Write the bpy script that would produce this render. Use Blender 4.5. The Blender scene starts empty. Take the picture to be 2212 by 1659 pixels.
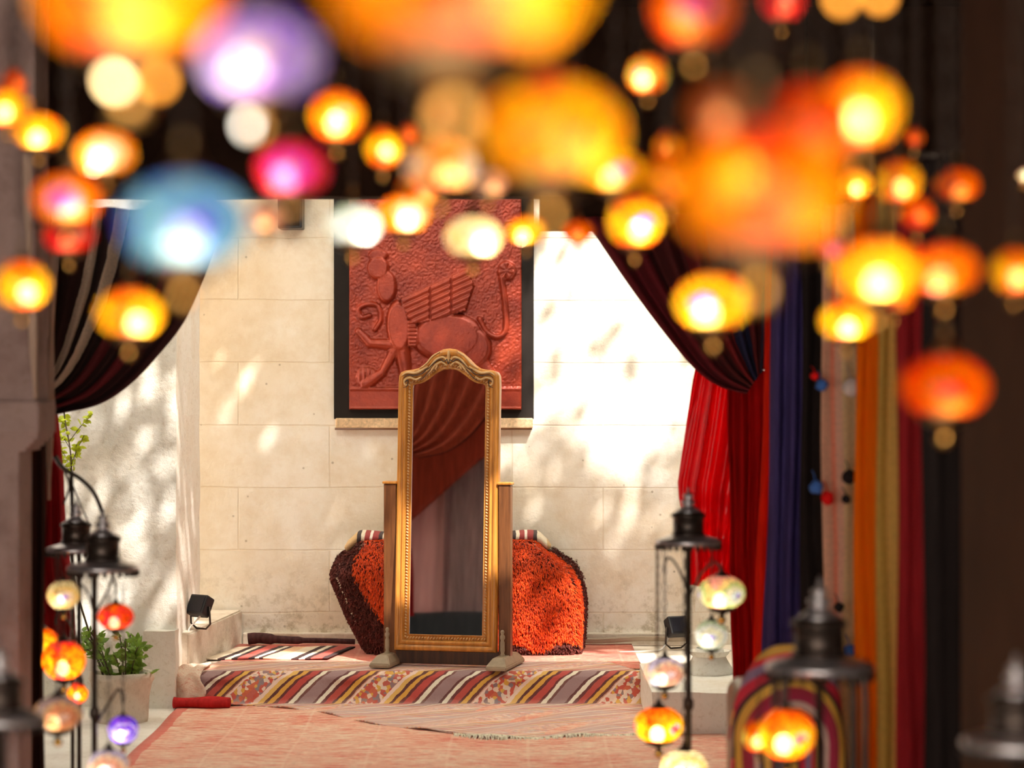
import bpy, bmesh, math, random
from mathutils import Vector, Matrix
PI = math.pi
R = math.radians
rnd = random.Random(7)
S = bpy.context.scene
C = S.collection
F = 2212 * 85.0 / 36.0          # focal length in pixels (85 mm lens)
CH = 1.5                        # camera height in metres
PLAT = 0.15                     # height of the stone platform

def P(px, py, Y):               # point of the place seen at that pixel at depth Y
    return Vector(((px - 1106.0) / F * Y, Y, CH - (py - 829.5) / F * Y))
def FX(px, Y): return (px - 1106.0) / F * Y
def FZ(py, Y): return CH - (py - 829.5) / F * Y

# ------------------------------------------------------------------ materials
def newmat(name):
    m = bpy.data.materials.new(name); m.use_nodes = True
    nt = m.node_tree; nt.nodes.clear()
    return m, nt, nt.nodes, nt.links
def N(nodes, t, **kw):
    n = nodes.new(t)
    for k, v in kw.items():
        if k == 'inp':
            for a, b in v.items(): n.inputs[a].default_value = b
        else: setattr(n, k, v)
    return n
def rgba(c): return (c[0], c[1], c[2], 1.0)
def srgb(r, g, b):
    f = lambda v: ((v/255.0 + .055)/1.055)**2.4 if v > 10 else v/255.0/12.92
    return (f(r), f(g), f(b))
def ramp(nodes, stops, interp='LINEAR'):
    n = nodes.new('ShaderNodeValToRGB'); n.color_ramp.interpolation = interp
    e = n.color_ramp.elements
    while len(e) > 1: e.remove(e[-1])
    e[0].position = stops[0][0]; e[0].color = rgba(stops[0][1])
    for p, c in stops[1:]:
        x = e.new(p); x.color = rgba(c)
    return n
def mixc(nt, a, b, fac, mode='MIX'):
    n = nt.nodes.new('ShaderNodeMix'); n.data_type = 'RGBA'; n.blend_type = mode
    def put(sock, v):
        if isinstance(v, bpy.types.NodeSocket): nt.links.new(v, sock)
        elif isinstance(v, (int, float)): sock.default_value = v
        else: sock.default_value = rgba(v)
    put(n.inputs[0], fac); put(n.inputs[6], a); put(n.inputs[7], b)
    return n.outputs[2]
def mth(nt, op, a, b=0.0, c=0.0):
    n = nt.nodes.new('ShaderNodeMath'); n.operation = op
    for i, v in enumerate((a, b, c)):
        if isinstance(v, bpy.types.NodeSocket): nt.links.new(v, n.inputs[i])
        else: n.inputs[i].default_value = v
    return n.outputs[0]
def bsdf(nt, color, rough=.7, metal=0.0, bump=None, bstr=.3, bdist=.01, transl=0.0, sheen=0.0, spec=None):
    nd, ln = nt.nodes, nt.links
    b = nd.new('ShaderNodeBsdfPrincipled')
    if isinstance(color, bpy.types.NodeSocket): ln.new(color, b.inputs['Base Color'])
    else: b.inputs['Base Color'].default_value = rgba(color)
    b.inputs['Roughness'].default_value = rough; b.inputs['Metallic'].default_value = metal
    if spec is not None: b.inputs['Specular IOR Level'].default_value = spec
    if sheen: b.inputs['Sheen Weight'].default_value = sheen
    if bump is not None:
        bp = nd.new('ShaderNodeBump'); bp.inputs['Strength'].default_value = bstr; bp.inputs['Distance'].default_value = bdist
        ln.new(bump, bp.inputs['Height']); ln.new(bp.outputs[0], b.inputs['Normal'])
    out = nd.new('ShaderNodeOutputMaterial')
    if transl > 0:
        t = nd.new('ShaderNodeBsdfTranslucent')
        if isinstance(color, bpy.types.NodeSocket): ln.new(color, t.inputs[0])
        else: t.inputs[0].default_value = rgba(color)
        mx = nd.new('ShaderNodeMixShader'); mx.inputs[0].default_value = transl
        ln.new(b.outputs[0], mx.inputs[1]); ln.new(t.outputs[0], mx.inputs[2]); ln.new(mx.outputs[0], out.inputs[0])
    else: ln.new(b.outputs[0], out.inputs[0])
    return b
def coord(nt, which='Object', scale=(1, 1, 1), rot=(0, 0, 0)):
    tc = nt.nodes.new('ShaderNodeTexCoord'); mp = nt.nodes.new('ShaderNodeMapping')
    mp.inputs['Scale'].default_value = scale; mp.inputs['Rotation'].default_value = rot
    nt.links.new(tc.outputs[which], mp.inputs[0]); return mp.outputs[0]
def noise(nt, vec, scale, detail=4, rough=.6):
    n = nt.nodes.new('ShaderNodeTexNoise'); n.inputs['Scale'].default_value = scale
    n.inputs['Detail'].default_value = detail; n.inputs['Roughness'].default_value = rough
    nt.links.new(vec, n.inputs['Vector']); return n.outputs[0]
def mat_simple(name, c, rough=.7, metal=0.0, var=.15, nscale=20, transl=0.0, stretch=(1, 1, 1), bstr=.2, sheen=0.0, spec=None):
    m, nt, nd, ln = newmat(name)
    v = coord(nt, 'Object', stretch)
    n = noise(nt, v, nscale, 5)
    r = ramp(nd, [(.3, tuple(x*(1-var) for x in c)), (.7, tuple(min(1, x*(1+var)) for x in c))]); ln.new(n, r.inputs[0])
    bsdf(nt, r.outputs[0], rough, metal, n, bstr, .004, transl, sheen, spec)
    return m

def mat_wall():
    m, nt, nd, ln = newmat('whitewashed_blocks')
    v = coord(nt, 'Object')
    big = noise(nt, v, 1.1, 5); med = noise(nt, v, 5, 7, .7); fin = noise(nt, v, 45, 6, .7)
    r1 = ramp(nd, [(.3, (.82, .68, .50)), (.44, (.90, .80, .66)), (.6, (.95, .90, .82))]); ln.new(big, r1.inputs[0])
    r2 = ramp(nd, [(.3, (.82, .72, .58)), (.55, (1, 1, 1))]); ln.new(med, r2.inputs[0])
    c = mixc(nt, r1.outputs[0], r2.outputs[0], .6, 'MULTIPLY')
    # small dark pits and flecks
    vo = nd.new('ShaderNodeTexVoronoi'); vo.inputs['Scale'].default_value = 9; ln.new(v, vo.inputs['Vector'])
    dist = mth(nt, 'ADD', vo.outputs['Distance'], mth(nt, 'MULTIPLY', med, .05))
    pit = ramp(nd, [(.065, (.3, .24, .17)), (.095, (1, 1, 1))]); ln.new(dist, pit.inputs[0])
    c = mixc(nt, c, pit.outputs[0], .55, 'MULTIPLY')
    # block courses, laid in x-z
    tc = nt.nodes.new('ShaderNodeTexCoord'); sx = nd.new('ShaderNodeSeparateXYZ'); ln.new(tc.outputs['Object'], sx.inputs[0])
    cb = nd.new('ShaderNodeCombineXYZ'); ln.new(sx.outputs[0], cb.inputs[0]); ln.new(mth(nt, 'ADD', sx.outputs[2], mth(nt, 'MULTIPLY', big, .03)), cb.inputs[1])
    br = nd.new('ShaderNodeTexBrick'); ln.new(cb.outputs[0], br.inputs['Vector'])
    br.inputs['Scale'].default_value = 1; br.inputs['Mortar Size'].default_value = .005; br.inputs['Mortar Smooth'].default_value = .6
    br.inputs['Brick Width'].default_value = .95; br.inputs['Row Height'].default_value = .325
    br.inputs['Color1'].default_value = (1, 1, 1, 1); br.inputs['Color2'].default_value = (.98, .97, .95, 1); br.inputs['Mortar'].default_value = (.86, .78, .66, 1)
    c = mixc(nt, c, br.outputs['Color'], mth(nt, 'MULTIPLY', med, .95), 'MULTIPLY')
    # crumbling lower course
    low = nd.new('ShaderNodeMapRange'); low.inputs[1].default_value = .62; low.inputs[2].default_value = .2
    low.inputs[3].default_value = 0; low.inputs[4].default_value = 1; ln.new(sx.outputs[2], low.inputs[0])
    fl = ramp(nd, [(.38, (.5, .44, .32)), (.5, (1, 1, 1))]); ln.new(noise(nt, v, 14, 8, .75), fl.inputs[0])
    c = mixc(nt, c, fl.outputs[0], mth(nt, 'MULTIPLY', low.outputs[0], .75), 'MULTIPLY')
    h = mth(nt, 'ADD', mth(nt, 'MULTIPLY', med, .7), mth(nt, 'ADD', mth(nt, 'MULTIPLY', fin, .25), mth(nt, 'MULTIPLY', br.outputs['Fac'], -.25)))
    bsdf(nt, c, .9, 0, h, .55, .02)
    return m
def mat_plaster(name, c1, c2, sc=3):
    m, nt, nd, ln = newmat(name)
    v = coord(nt, 'Object'); a = noise(nt, v, sc, 7, .65); b = noise(nt, v, sc*11, 7, .7)
    r = ramp(nd, [(.36, c1), (.56, c2)]); ln.new(a, r.inputs[0])
    r2 = ramp(nd, [(.3, (.62, .54, .42)), (.45, (1, 1, 1))]); ln.new(b, r2.inputs[0])
    c = mixc(nt, r.outputs[0], r2.outputs[0], .5, 'MULTIPLY')
    bsdf(nt, c, .9, 0, mth(nt, 'ADD', a, mth(nt, 'MULTIPLY', b, .5)), .6, .02)
    return m
def mat_wood(name, c1, c2, rough=.4, vec='Object', stretch=(9, 9, .6)):
    m, nt, nd, ln = newmat(name)
    v = coord(nt, vec, stretch); a = noise(nt, v, 5, 7, .65)
    r = ramp(nd, [(.32, c1), (.65, c2)]); ln.new(a, r.inputs[0])
    bsdf(nt, r.outputs[0], rough, 0, a, .25, .004)
    return m
def mat_copper():
    m, nt, nd, ln = newmat('red_copper_relief')
    v = coord(nt, 'Object'); a = noise(nt, v, 7, 6); g = nd.new('ShaderNodeNewGeometry')
    r = ramp(nd, [(.3, (.20, .020, .010)), (.7, (.42, .055, .022))]); ln.new(a, r.inputs[0])
    f = noise(nt, v, 90, 4)
    b = bsdf(nt, r.outputs[0], .3, .3, f, .5, .004)
    return m
def mat_rug(name, base, alt, pale, red, border=None, sc=1.0):
    # worn rug: faded pile in streaks across, pale lines along
    m, nt, nd, ln = newmat(name)
    v = coord(nt, 'UV', (3*sc, 20*sc, 1)); v2 = coord(nt, 'UV', (1.2*sc, 2.2*sc, 1)); v3 = coord(nt, 'UV', (25*sc, 90*sc, 1))
    a = noise(nt, v, 3.0, 6, .75); b = noise(nt, v2, 1.5, 5, .6); f = noise(nt, v3, 1.5, 4, .7)
    r = ramp(nd, [(.40, red), (.455, base), (.505, alt), (.56, pale)]); ln.new(mth(nt, 'ADD', mth(nt, 'MULTIPLY', a, .78), mth(nt, 'MULTIPLY', b, .22)), r.inputs[0])
    rf = ramp(nd, [(.36, (.62, .42, .36)), (.56, (1.0, 1.0, 1.0))]); ln.new(f, rf.inputs[0])
    c = mixc(nt, r.outputs[0], rf.outputs[0], .75, 'MULTIPLY')
    tc = nd.new('ShaderNodeTexCoord'); sx = nd.new('ShaderNodeSeparateXYZ'); ln.new(tc.outputs['UV'], sx.inputs[0])
    # woven lines along the rug
    ll = mth(nt, 'PINGPONG', mth(nt, 'ADD', sx.outputs[0], mth(nt, 'MULTIPLY', a, .004)), .16)
    rl = ramp(nd, [(0.0, pale), (.008, pale), (.02, (0, 0, 0))]); ln.new(ll, rl.inputs[0])
    k = mth(nt, 'LESS_THAN', ll, .006)
    c = mixc(nt, c, pale, mth(nt, 'MULTIPLY', k, .22))
    if border:
        e = mth(nt, 'LESS_THAN', mth(nt, 'ADD', sx.outputs[0], mth(nt, 'MULTIPLY', b, .05)), .075)
        c = mixc(nt, c, border, mth(nt, 'MULTIPLY', e, .75))
    bsdf(nt, c, .95, 0, f, .5, .006, sheen=.2)
    return m
STR = [(.0, (.78, .45, .12)), (.045, (.12, .035, .03)), (.075, (.72, .36, .06)), (.12, (.14, .03, .03)), (.15, (.52, .07, .055)),
       (.215, (.16, .03, .03)), (.24, (.86, .76, .6)), (.285, (.2, .08, .07)), (.31, (.36, .22, .22)), (.43, (.15, .05, .05)),
       (.46, (.88, .78, .62)), (.50, (.16, .04, .04)), (.53, (.5, .08, .06)), (.59, (.13, .03, .03)), (.615, (.74, .4, .07)),
       (.66, (.17, .05, .04)), (.69, (.62, .3, .2)), (.70, (.85, .6, .5)), (.725, (.5, .1, .08)), (.80, (.7, .3, .1)),
       (.85, (.32, .2, .2)), (.91, (.55, .1, .07)), (.96, (.85, .62, .52))]
def mat_kilim():
    m, nt, nd, ln = newmat('striped_kilim')
    tc = nd.new('ShaderNodeTexCoord'); sx = nd.new('ShaderNodeSeparateXYZ'); ln.new(tc.outputs['UV'], sx.inputs[0])
    vj = coord(nt, 'UV', (1, 1, 1)); j = noise(nt, vj, 60, 3)
    w = noise(nt, vj, 5, 3)
    u = mth(nt, 'ADD', mth(nt, 'ADD', sx.outputs[0], mth(nt, 'MULTIPLY', sx.outputs[1], 1.0)), mth(nt, 'MULTIPLY', mth(nt, 'ADD', j, mth(nt, 'MULTIPLY', w, 3)), .012))
    fr = mth(nt, 'FRACT', mth(nt, 'DIVIDE', u, .585))
    r = ramp(nd, STR, 'CONSTANT'); ln.new(fr, r.inputs[0])
    # knotted motifs inside the broad ornament band
    vo = nd.new('ShaderNodeTexVoronoi'); vo.inputs['Scale'].default_value = 62; ln.new(vj, vo.inputs['Vector'])
    rm = ramp(nd, [(0, (.75, .42, .06)), (.25, (.6, .1, .06)), (.5, (.86, .68, .55)), (.7, (.25, .2, .22)), (.85, (.55, .09, .06))], 'CONSTANT'); ln.new(vo.outputs['Color'], rm.inputs[0])
    band = mth(nt, 'MULTIPLY', mth(nt, 'GREATER_THAN', fr, .72), mth(nt, 'LESS_THAN', fr, .96))
    c = mixc(nt, r.outputs[0], rm.outputs[0], mth(nt, 'MULTIPLY', band, .8))
    # bleached end that lies on the lower floor (v = metres from the platform end)
    wn = noise(nt, vj, 9, 5, .7)
    fade = nd.new('ShaderNodeMapRange'); fade.inputs[1].default_value = .60; fade.inputs[2].default_value = .72
    fade.inputs[3].default_value = 0; fade.inputs[4].default_value = .62; ln.new(mth(nt, 'ADD', sx.outputs[1], mth(nt, 'MULTIPLY', wn, .1)), fade.inputs[0])
    vs = coord(nt, 'UV', (1.5, 26, 1)); st = noise(nt, vs, 2, 5, .6)
    rs = ramp(nd, [(.38, (.66, .18, .13)), (.43, (.90, .52, .26)), (.48, (.86, .60, .50)), (.52, (.55, .38, .44)), (.56, (.94, .84, .72)), (.62, (.74, .26, .18))]); ln.new(st, rs.inputs[0])
    c = mixc(nt, c, rs.outputs[0], fade.outputs[0])
    top = nd.new('ShaderNodeMapRange'); top.inputs[1].default_value = .40; top.inputs[2].default_value = .33
    top.inputs[3].default_value = 0; top.inputs[4].default_value = .55; ln.new(sx.outputs[1], top.inputs[0])
    c = mixc(nt, c, rs.outputs[0], top.outputs[0])
    bsdf(nt, c, .95, 0, j, .5, .005, sheen=.2)
    return m
def mat_stripes(name, stops, period, axis=0, rough=.9, transl=0.0, wob=.02, vmix=0.0, sheen=0.0):
    m, nt, nd, ln = newmat(name)
    tc = nd.new('ShaderNodeTexCoord'); sx = nd.new('ShaderNodeSeparateXYZ'); ln.new(tc.outputs['UV'], sx.inputs[0])
    v = coord(nt, 'UV'); n = noise(nt, v, 8, 4)
    u = mth(nt, 'ADD', sx.outputs[axis], mth(nt, 'MULTIPLY', n, wob))
    if vmix: u = mth(nt, 'ADD', u, mth(nt, 'MULTIPLY', sx.outputs[1-axis], vmix))
    r = ramp(nd, stops, 'CONSTANT'); ln.new(mth(nt, 'FRACT', mth(nt, 'DIVIDE', u, period)), r.inputs[0])
    f = noise(nt, v, 90, 3); rf = ramp(nd, [(.3, (.75, .75, .75)), (.6, (1, 1, 1))]); ln.new(f, rf.inputs[0])
    c = mixc(nt, r.outputs[0], rf.outputs[0], .8, 'MULTIPLY')
    bsdf(nt, c, rough, 0, f, .3, .003, transl, sheen)
    return m
def mat_mosaic(name, rings, strength, k=3, glass=.34):
    # rings: (distance from medallion centre in units of globe radius, colour)
    m, nt, nd, ln = newmat(name)
    tc = nd.new('ShaderNodeTexCoord')
    vo = nd.new('ShaderNodeTexVoronoi'); vo.inputs['Scale'].default_value = 7.5; ln.new(tc.outputs['Object'], vo.inputs['Vector'])
    sx = nd.new('ShaderNodeSeparateXYZ'); ln.new(vo.outputs['Position'], sx.inputs[0])
    ang = mth(nt, 'ARCTAN2', sx.outputs[0], mth(nt, 'MULTIPLY', sx.outputs[1], -1.0))
    pa = mth(nt, 'PINGPONG', ang, PI/k)
    z = mth(nt, 'ADD', sx.outputs[2], .08)
    d = mth(nt, 'SQRT', mth(nt, 'ADD', mth(nt, 'POWER', pa, 2.0), mth(nt, 'MULTIPLY', mth(nt, 'POWER', mth(nt, 'ABSOLUTE', z), 2.0), 2.2)))
    r = ramp(nd, [(a/1.6, c) for a, c in rings], 'CONSTANT'); ln.new(mth(nt, 'DIVIDE', d, 1.6), r.inputs[0])
    hv = nd.new('ShaderNodeHueSaturation'); ln.new(r.outputs[0], hv.inputs['Color'])
    sc = nd.new('ShaderNodeSeparateColor'); ln.new(vo.outputs['Color'], sc.inputs[0])
    ln.new(mth(nt, 'ADD', .475, mth(nt, 'MULTIPLY', sc.outputs[0], .05)), hv.inputs['Hue'])
    ln.new(mth(nt, 'ADD', .7, mth(nt, 'MULTIPLY', sc.outputs[1], .6)), hv.inputs['Value'])
    ve = nd.new('ShaderNodeTexVoronoi'); ve.feature = 'DISTANCE_TO_EDGE'; ve.inputs['Scale'].default_value = 7.5; ln.new(tc.outputs['Object'], ve.inputs['Vector'])
    gr = mth(nt, 'GREATER_THAN', ve.outputs['Distance'], .035)
    col = mixc(nt, (.03, .02, .015), hv.outputs[0], gr)
    em = nd.new('ShaderNodeBsdfTranslucent'); ln.new(col, em.inputs[0])
    tr = nd.new('ShaderNodeBsdfTransparent'); ln.new(mixc(nt, col, (1, .93, .8), .22), tr.inputs[0])
    gl = nd.new('ShaderNodeBsdfGlossy'); gl.inputs['Roughness'].default_value = .12
    m1 = nd.new('ShaderNodeMixShader'); m1.inputs[0].default_value = glass; ln.new(em.outputs[0], m1.inputs[1]); ln.new(tr.outputs[0], m1.inputs[2])
    m2 = nd.new('ShaderNodeMixShader'); m2.inputs[0].default_value = .012; ln.new(m1.outputs[0], m2.inputs[1]); ln.new(gl.outputs[0], m2.inputs[2])
    o = nd.new('ShaderNodeOutputMaterial'); ln.new(m2.outputs[0], o.inputs[0])
    return m
def mat_emit(name, c, s):
    m, nt, nd, ln = newmat(name)
    e = nd.new('ShaderNodeEmission'); e.inputs[0].default_value = rgba(c); e.inputs[1].default_value = s
    o = nd.new('ShaderNodeOutputMaterial'); ln.new(e.outputs[0], o.inputs[0]); return m

OR = (1.0, .15, .001); AM = (1.0, .33, .003); YE = (1.0, .60, .008); WH = (1.0, .85, .62); RE = (.95, .02, .01)
DR = (.8, .045, .004); PU = (.30, .10, .85); MG = (.95, .03, .55); PK = (1.0, .38, .42); BL = (.06, .12, .75); SK = (.10, .32, .80)
PB = (.25, .58, .80); GR = (.45, .6, .12); VI = (.16, .05, .8)
M = {}
M['amber'] = mat_mosaic('amber_mosaic_glass', [(0, YE), (.3, AM), (.55, YE), (.8, AM), (1.1, OR)], 1.15)
M['amber_soft'] = mat_mosaic('thick_amber_mosaic_glass', [(0, AM), (.3, YE), (.55, AM), (.8, YE), (1.1, OR)], 1.1, glass=.06)
M['orange_thick'] = mat_mosaic('thick_orange_mosaic_glass', [(0, AM), (.25, (1, .45, .004)), (.6, AM), (.9, OR), (1.15, DR)], 1.1, glass=.08)
M['amber_eye'] = mat_mosaic('amber_mosaic_purple_eye', [(0, BL), (.13, PU), (.26, PK), (.36, AM), (.7, YE), (1.05, OR)], 1.1)
M['amber_red'] = mat_mosaic('amber_mosaic_red_eye', [(0, RE), (.16, PK), (.28, YE), (.6, AM), (1.0, OR)], 1.2)
M['orange'] = mat_mosaic('orange_mosaic_glass', [(0, AM), (.35, OR), (.6, AM), (.85, OR), (1.15, DR)], 1.1, glass=.2)
M['orange_deep'] = mat_mosaic('deep_orange_mosaic', [(0, DR), (.3, OR), (.5, AM), (.8, OR), (1.1, DR)], 1.0, glass=.12)
M['orange_magenta'] = mat_mosaic('orange_mosaic_magenta_flower', [(0, RE), (.14, MG), (.3, PU), (.45, PK), (.58, AM), (1.0, OR)], 1.15, k=2, glass=.2)
M['magenta'] = mat_mosaic('magenta_mosaic_glass', [(0, PK), (.18, PU), (.42, MG), (.7, RE), (1.1, (.7, .01, .12))], 1.0, glass=.25)
M['purple'] = mat_mosaic('purple_white_mosaic', [(0, WH), (.22, (.75, .55, .95)), (.45, PU), (.75, (.6, .5, .95)), (1.1, VI)], 1.0, glass=.25)
M['violet'] = mat_mosaic('violet_mosaic', [(0, WH), (.15, (.5, .4, 1)), (.4, VI), (.7, (.5, .4, .95)), (1.0, VI)], .9)
M['blue'] = mat_mosaic('pale_blue_mosaic', [(0, VI), (.16, BL), (.32, SK), (.62, PB), (.95, SK), (1.2, BL)], .85, k=4, glass=.3)
M['white_blue'] = mat_mosaic('white_blue_mosaic', [(0, VI), (.15, (.6, .7, 1)), (.4, (.9, .95, .8)), (.8, (.75, .85, .95)), (1.1, (.5, .65, .5))], 1.05, glass=.3)
M['white_orange'] = mat_mosaic('white_orange_mosaic', [(0, PU), (.12, WH), (.4, (1, .62, .3)), (.7, AM), (1.1, OR)], 1.15, glass=.3)
M['cream'] = mat_mosaic('cream_mosaic', [(0, VI), (.14, (.8, .6, .9)), (.3, WH), (.65, (1, .7, .25)), (1.0, (.85, .75, .45))], 1.05, glass=.3)
M['pearl'] = mat_mosaic('pearl_multicolour_mosaic', [(0, VI), (.13, (.7, .85, 1)), (.32, (.9, .9, .7)), (.55, (.55, .7, .3)), (.8, (1, .75, .3)), (1.05, (.9, .4, .35))], 1.0, glass=.3)
M['pink'] = mat_mosaic('pink_mosaic', [(0, (.9, .75, .95)), (.3, (.95, .5, .4)), (.7, (.95, .75, .6)), (1.0, (.5, .5, .85))], .75, glass=.3)
M['redbead'] = mat_mosaic('red_orange_bead_mosaic', [(0, (.05, .0, .0)), (.1, OR), (.3, RE), (.6, (1, .08, .01)), (1.0, OR)], 1.0, k=4)
M['red'] = mat_mosaic('red_mosaic', [(0, PK), (.3, RE), (.8, (.7, .01, .02)), (1.1, RE)], .8, glass=.2)
M['rainbow'] = mat_mosaic('rainbow_mosaic', [(0, RE), (.14, (.9, .2, .4)), (.3, YE), (.5, GR), (.75, AM), (1.05, OR)], 1.1)
M['dim'] = mat_mosaic('smoky_amber_mosaic', [(0, (.5, .25, .15)), (.5, (.45, .16, .06)), (1.0, (.55, .12, .03))], .75, glass=.3)
M['bulb'] = mat_emit('hot_filament_bulb', (1.0, .86, .66), 19)
M['bulb_soft'] = mat_emit('soft_bulb', (1.0, .80, .55), 9.5)
M['bulb_low'] = mat_emit('lower_soft_bulb', (1.0, .75, .45), 6)
M['bulb_dim'] = mat_emit('dim_amber_bulb', (1.0, .6, .25), 5)
M['glint_cream'] = mat_emit('cream_glint_glow', (1.0, .66, .3), 15)  # cream, amber and grey emission painting blurred highlights
M['glint_amber'] = mat_emit('amber_glint_glow', (1.0, .36, .04), 6)
M['glint_grey'] = mat_emit('grey_glint_glow', (.95, .85, .7), 7)
M['brass'] = mat_simple('aged_brass', (.30, .19, .09), .3, 1.0, .3, 30)
M['polished'] = mat_simple('polished_brass', (1.0, .52, .13), .12, 1.0, .05, 30, bstr=.02)
M['darkmetal'] = mat_simple('blackened_metal', (.06, .042, .034), .36, .7, .3, 30)
M['pewter'] = mat_simple('worn_pewter', (.62, .58, .6), .34, .85, .3, 25)
M['wall'] = mat_wall()
M['plaster'] = mat_plaster('rough_white_plaster', (.94, .86, .74), (.98, .94, .86))
M['plaster_warm'] = mat_plaster('warm_plaster', (.8, .62, .46), (.88, .74, .58))
M['stone'] = mat_plaster('pale_stone', (.66, .54, .42), (.84, .74, .62), 5)
M['stone_white'] = mat_plaster('white_stone', (.82, .75, .64), (.9, .86, .78), 4)
M['floor'] = mat_plaster('pale_paving', (.78, .7, .62), (.86, .8, .72), 3)
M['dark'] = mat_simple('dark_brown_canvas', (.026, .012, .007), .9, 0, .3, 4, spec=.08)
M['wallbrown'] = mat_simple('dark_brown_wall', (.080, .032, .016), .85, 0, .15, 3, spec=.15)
M['column'] = mat_plaster('painted_column', (.30, .18, .16), (.44, .29, .26), 4)
M['oak'] = mat_wood('honey_oak', (.42, .155, .024), (.70, .29, .05), .33)
M['oak_pale'] = mat_wood('pale_carved_oak', (.48, .26, .10), (.68, .42, .19), .45, stretch=(6, 6, 6))
M['oak_dark'] = mat_wood('brown_oak', (.09, .03, .01), (.22, .08, .025), .35)
M['ebony'] = mat_simple('black_board', (.018, .013, .011), .6, 0, .2, 6, spec=.15)
M['ebony_brown'] = mat_wood('dark_walnut', (.03, .012, .008), (.09, .035, .015), .35)
M['driftwood'] = mat_wood('weathered_wood', (.3, .23, .16), (.5, .4, .3), .8, stretch=(.8, 8, 8))
M['bone'] = mat_simple('grey_beige_turned_wood', (.36, .27, .18), .5, 0, .15, 20)
M['copper'] = mat_copper()
M['mdf'] = mat_simple('cork_strip', (.72, .5, .3), .8, 0, .3, 60)
def mat_mirror():
    m, nt, nd, ln = newmat('old_mirror_glass')
    v = coord(nt, 'Object'); a = noise(nt, v, 40, 6, .75)
    r = ramp(nd, [(.72, (.62, .6, .62)), (.8, (.9, .9, .9))]); ln.new(a, r.inputs[0])
    bsdf(nt, r.outputs[0], .03, 1.0); return m
M['mirror'] = mat_mirror()
M['rug_front'] = mat_rug('salmon_worn_rug', srgb(240, 150, 122), srgb(248, 190, 160), srgb(253, 228, 200), srgb(228, 100, 80), srgb(220, 80, 66))
M['rug_red'] = mat_rug('red_worn_rug', srgb(218, 92, 76), srgb(228, 120, 98), srgb(240, 175, 148), srgb(185, 55, 50), sc=1.6)
M['kilim'] = mat_kilim()
M['kilim_small'] = mat_stripes('black_cream_kilim', [(0, (.8, .66, .5)), (.2, (.05, .02, .02)), (.3, (.85, .75, .6)), (.38, (.05, .02, .02)), (.46, (.55, .1, .08)), (.62, (.06, .03, .03)), (.70, (.85, .75, .6)), (.76, (.06, .03, .03)), (.82, (.8, .5, .3))], .36)
M['kilim_roll'] = mat_stripes('folded_kilim', [(0, (.62, .4, .2)), (.3, (.05, .03, .03)), (.38, (.8, .7, .55)), (.45, (.35, .05, .05)), (.55, (.9, .8, .7)), (.6, (.35, .05, .05)), (.72, (.06, .04, .04)), (.8, (.78, .66, .5))], .26)
M['shag'] = mat_simple('orange_shag', (1.0, .10, .004), .9, 0, .3, 18, bstr=.1, sheen=.3, transl=.25)
M['maroon_pile'] = mat_simple('maroon_pile', (.10, .018, .012), .95, 0, .5, 30)
M['under'] = mat_simple('dark_underside', (.03, .012, .01), .95, 0, .3, 30)
M['leaf'] = mat_simple('spring_leaf', (.55, .62, .04), .5, 0, .35, 25, transl=.45)
M['leaf2'] = mat_simple('green_leaf', (.22, .36, .05), .5, 0, .4, 25, transl=.35)
M['stem'] = mat_simple('brown_stem', (.10, .07, .035), .7, 0, .2, 20)
M['rubber'] = mat_simple('black_housing', (.018, .018, .022), .4, 0, .2, 20)
M['lens'] = mat_simple('lamp_lens_glass', (.03, .03, .04), .15, .2, .1, 20, bstr=.02)
M['cable'] = mat_simple('white_cable', (.75, .7, .65), .5, 0, .05, 20)
def cloth(name, c, tr=.35, var=.25, rough=.85, sheen=.3):
    return mat_simple(name, c, rough, 0, var, 6, transl=tr, stretch=(8, 8, .8), sheen=0, spec=.12)
M['c_maroon'] = cloth('maroon_velvet', (.11, .008, .010), .12)
M['c_navy'] = cloth('navy_cloth', (.12, .085, .27), .4)
M['c_red'] = cloth('red_cloth', (.9, .03, .006), .5)
M['c_satin'] = mat_simple('scarlet_satin', (.95, .006, .018), .28, 0, .15, 5, transl=.5, stretch=(6, 6, 1))
M['c_black'] = cloth('black_cloth', (.020, .013, .012), .1)
M['c_pink'] = mat_stripes('salmon_cream_scarf', [(0, (.85, .5, .34)), (.25, (.88, .32, .2)), (.36, (.85, .5, .36)), (.5, (.84, .6, .32)), (.85, (.5, .28, .14))], .145, transl=.35, wob=.01)
M['c_orange'] = cloth('orange_cloth', (1.0, .24, .004), .5, .05)
M['c_olive'] = mat_stripes('olive_scarf', [(0, (.72, .42, .08)), (.4, (.85, .5, .12)), (.7, (.6, .38, .07))], .10, transl=.35)
M['c_wine'] = cloth('wine_red_cloth', (.42, .022, .028), .35)
M['c_greypink'] = cloth('faded_pink_cloth', (.95, .62, .60), .5, .1)
M['c_grey'] = cloth('faded_grey_cloth', (.6, .46, .46), .5, .25)
M['c_border'] = cloth('beige_border', (.72, .5, .38), .2, .1)
M['c_swag'] = mat_stripes('dark_swag_with_beige_bands', [(0, (.05, .008, .009)), (.16, (.16, .010, .016)), (.22, (.045, .012, .010)), (.32, (.12, .010, .014)), (.38, (.035, .012, .01)), (.48, (.85, .66, .48)), (.53, (.03, .012, .01)), (.585, (.80, .62, .46)), (.65, (.04, .012, .01)), (.80, (.7, .52, .4)), (.84, (.04, .012, .01))], 1.0, transl=.15, wob=.02)
M['c_swag_r'] = mat_stripes('maroon_swag', [(0, (.17, .006, .012)), (.22, (.10, .008, .008)), (.42, (.22, .008, .01)), (.55, (.02, .02, .07)), (.72, (.12, .008, .01)), (.86, (.03, .02, .05))], 1.0, transl=.12, wob=.04)
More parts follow.
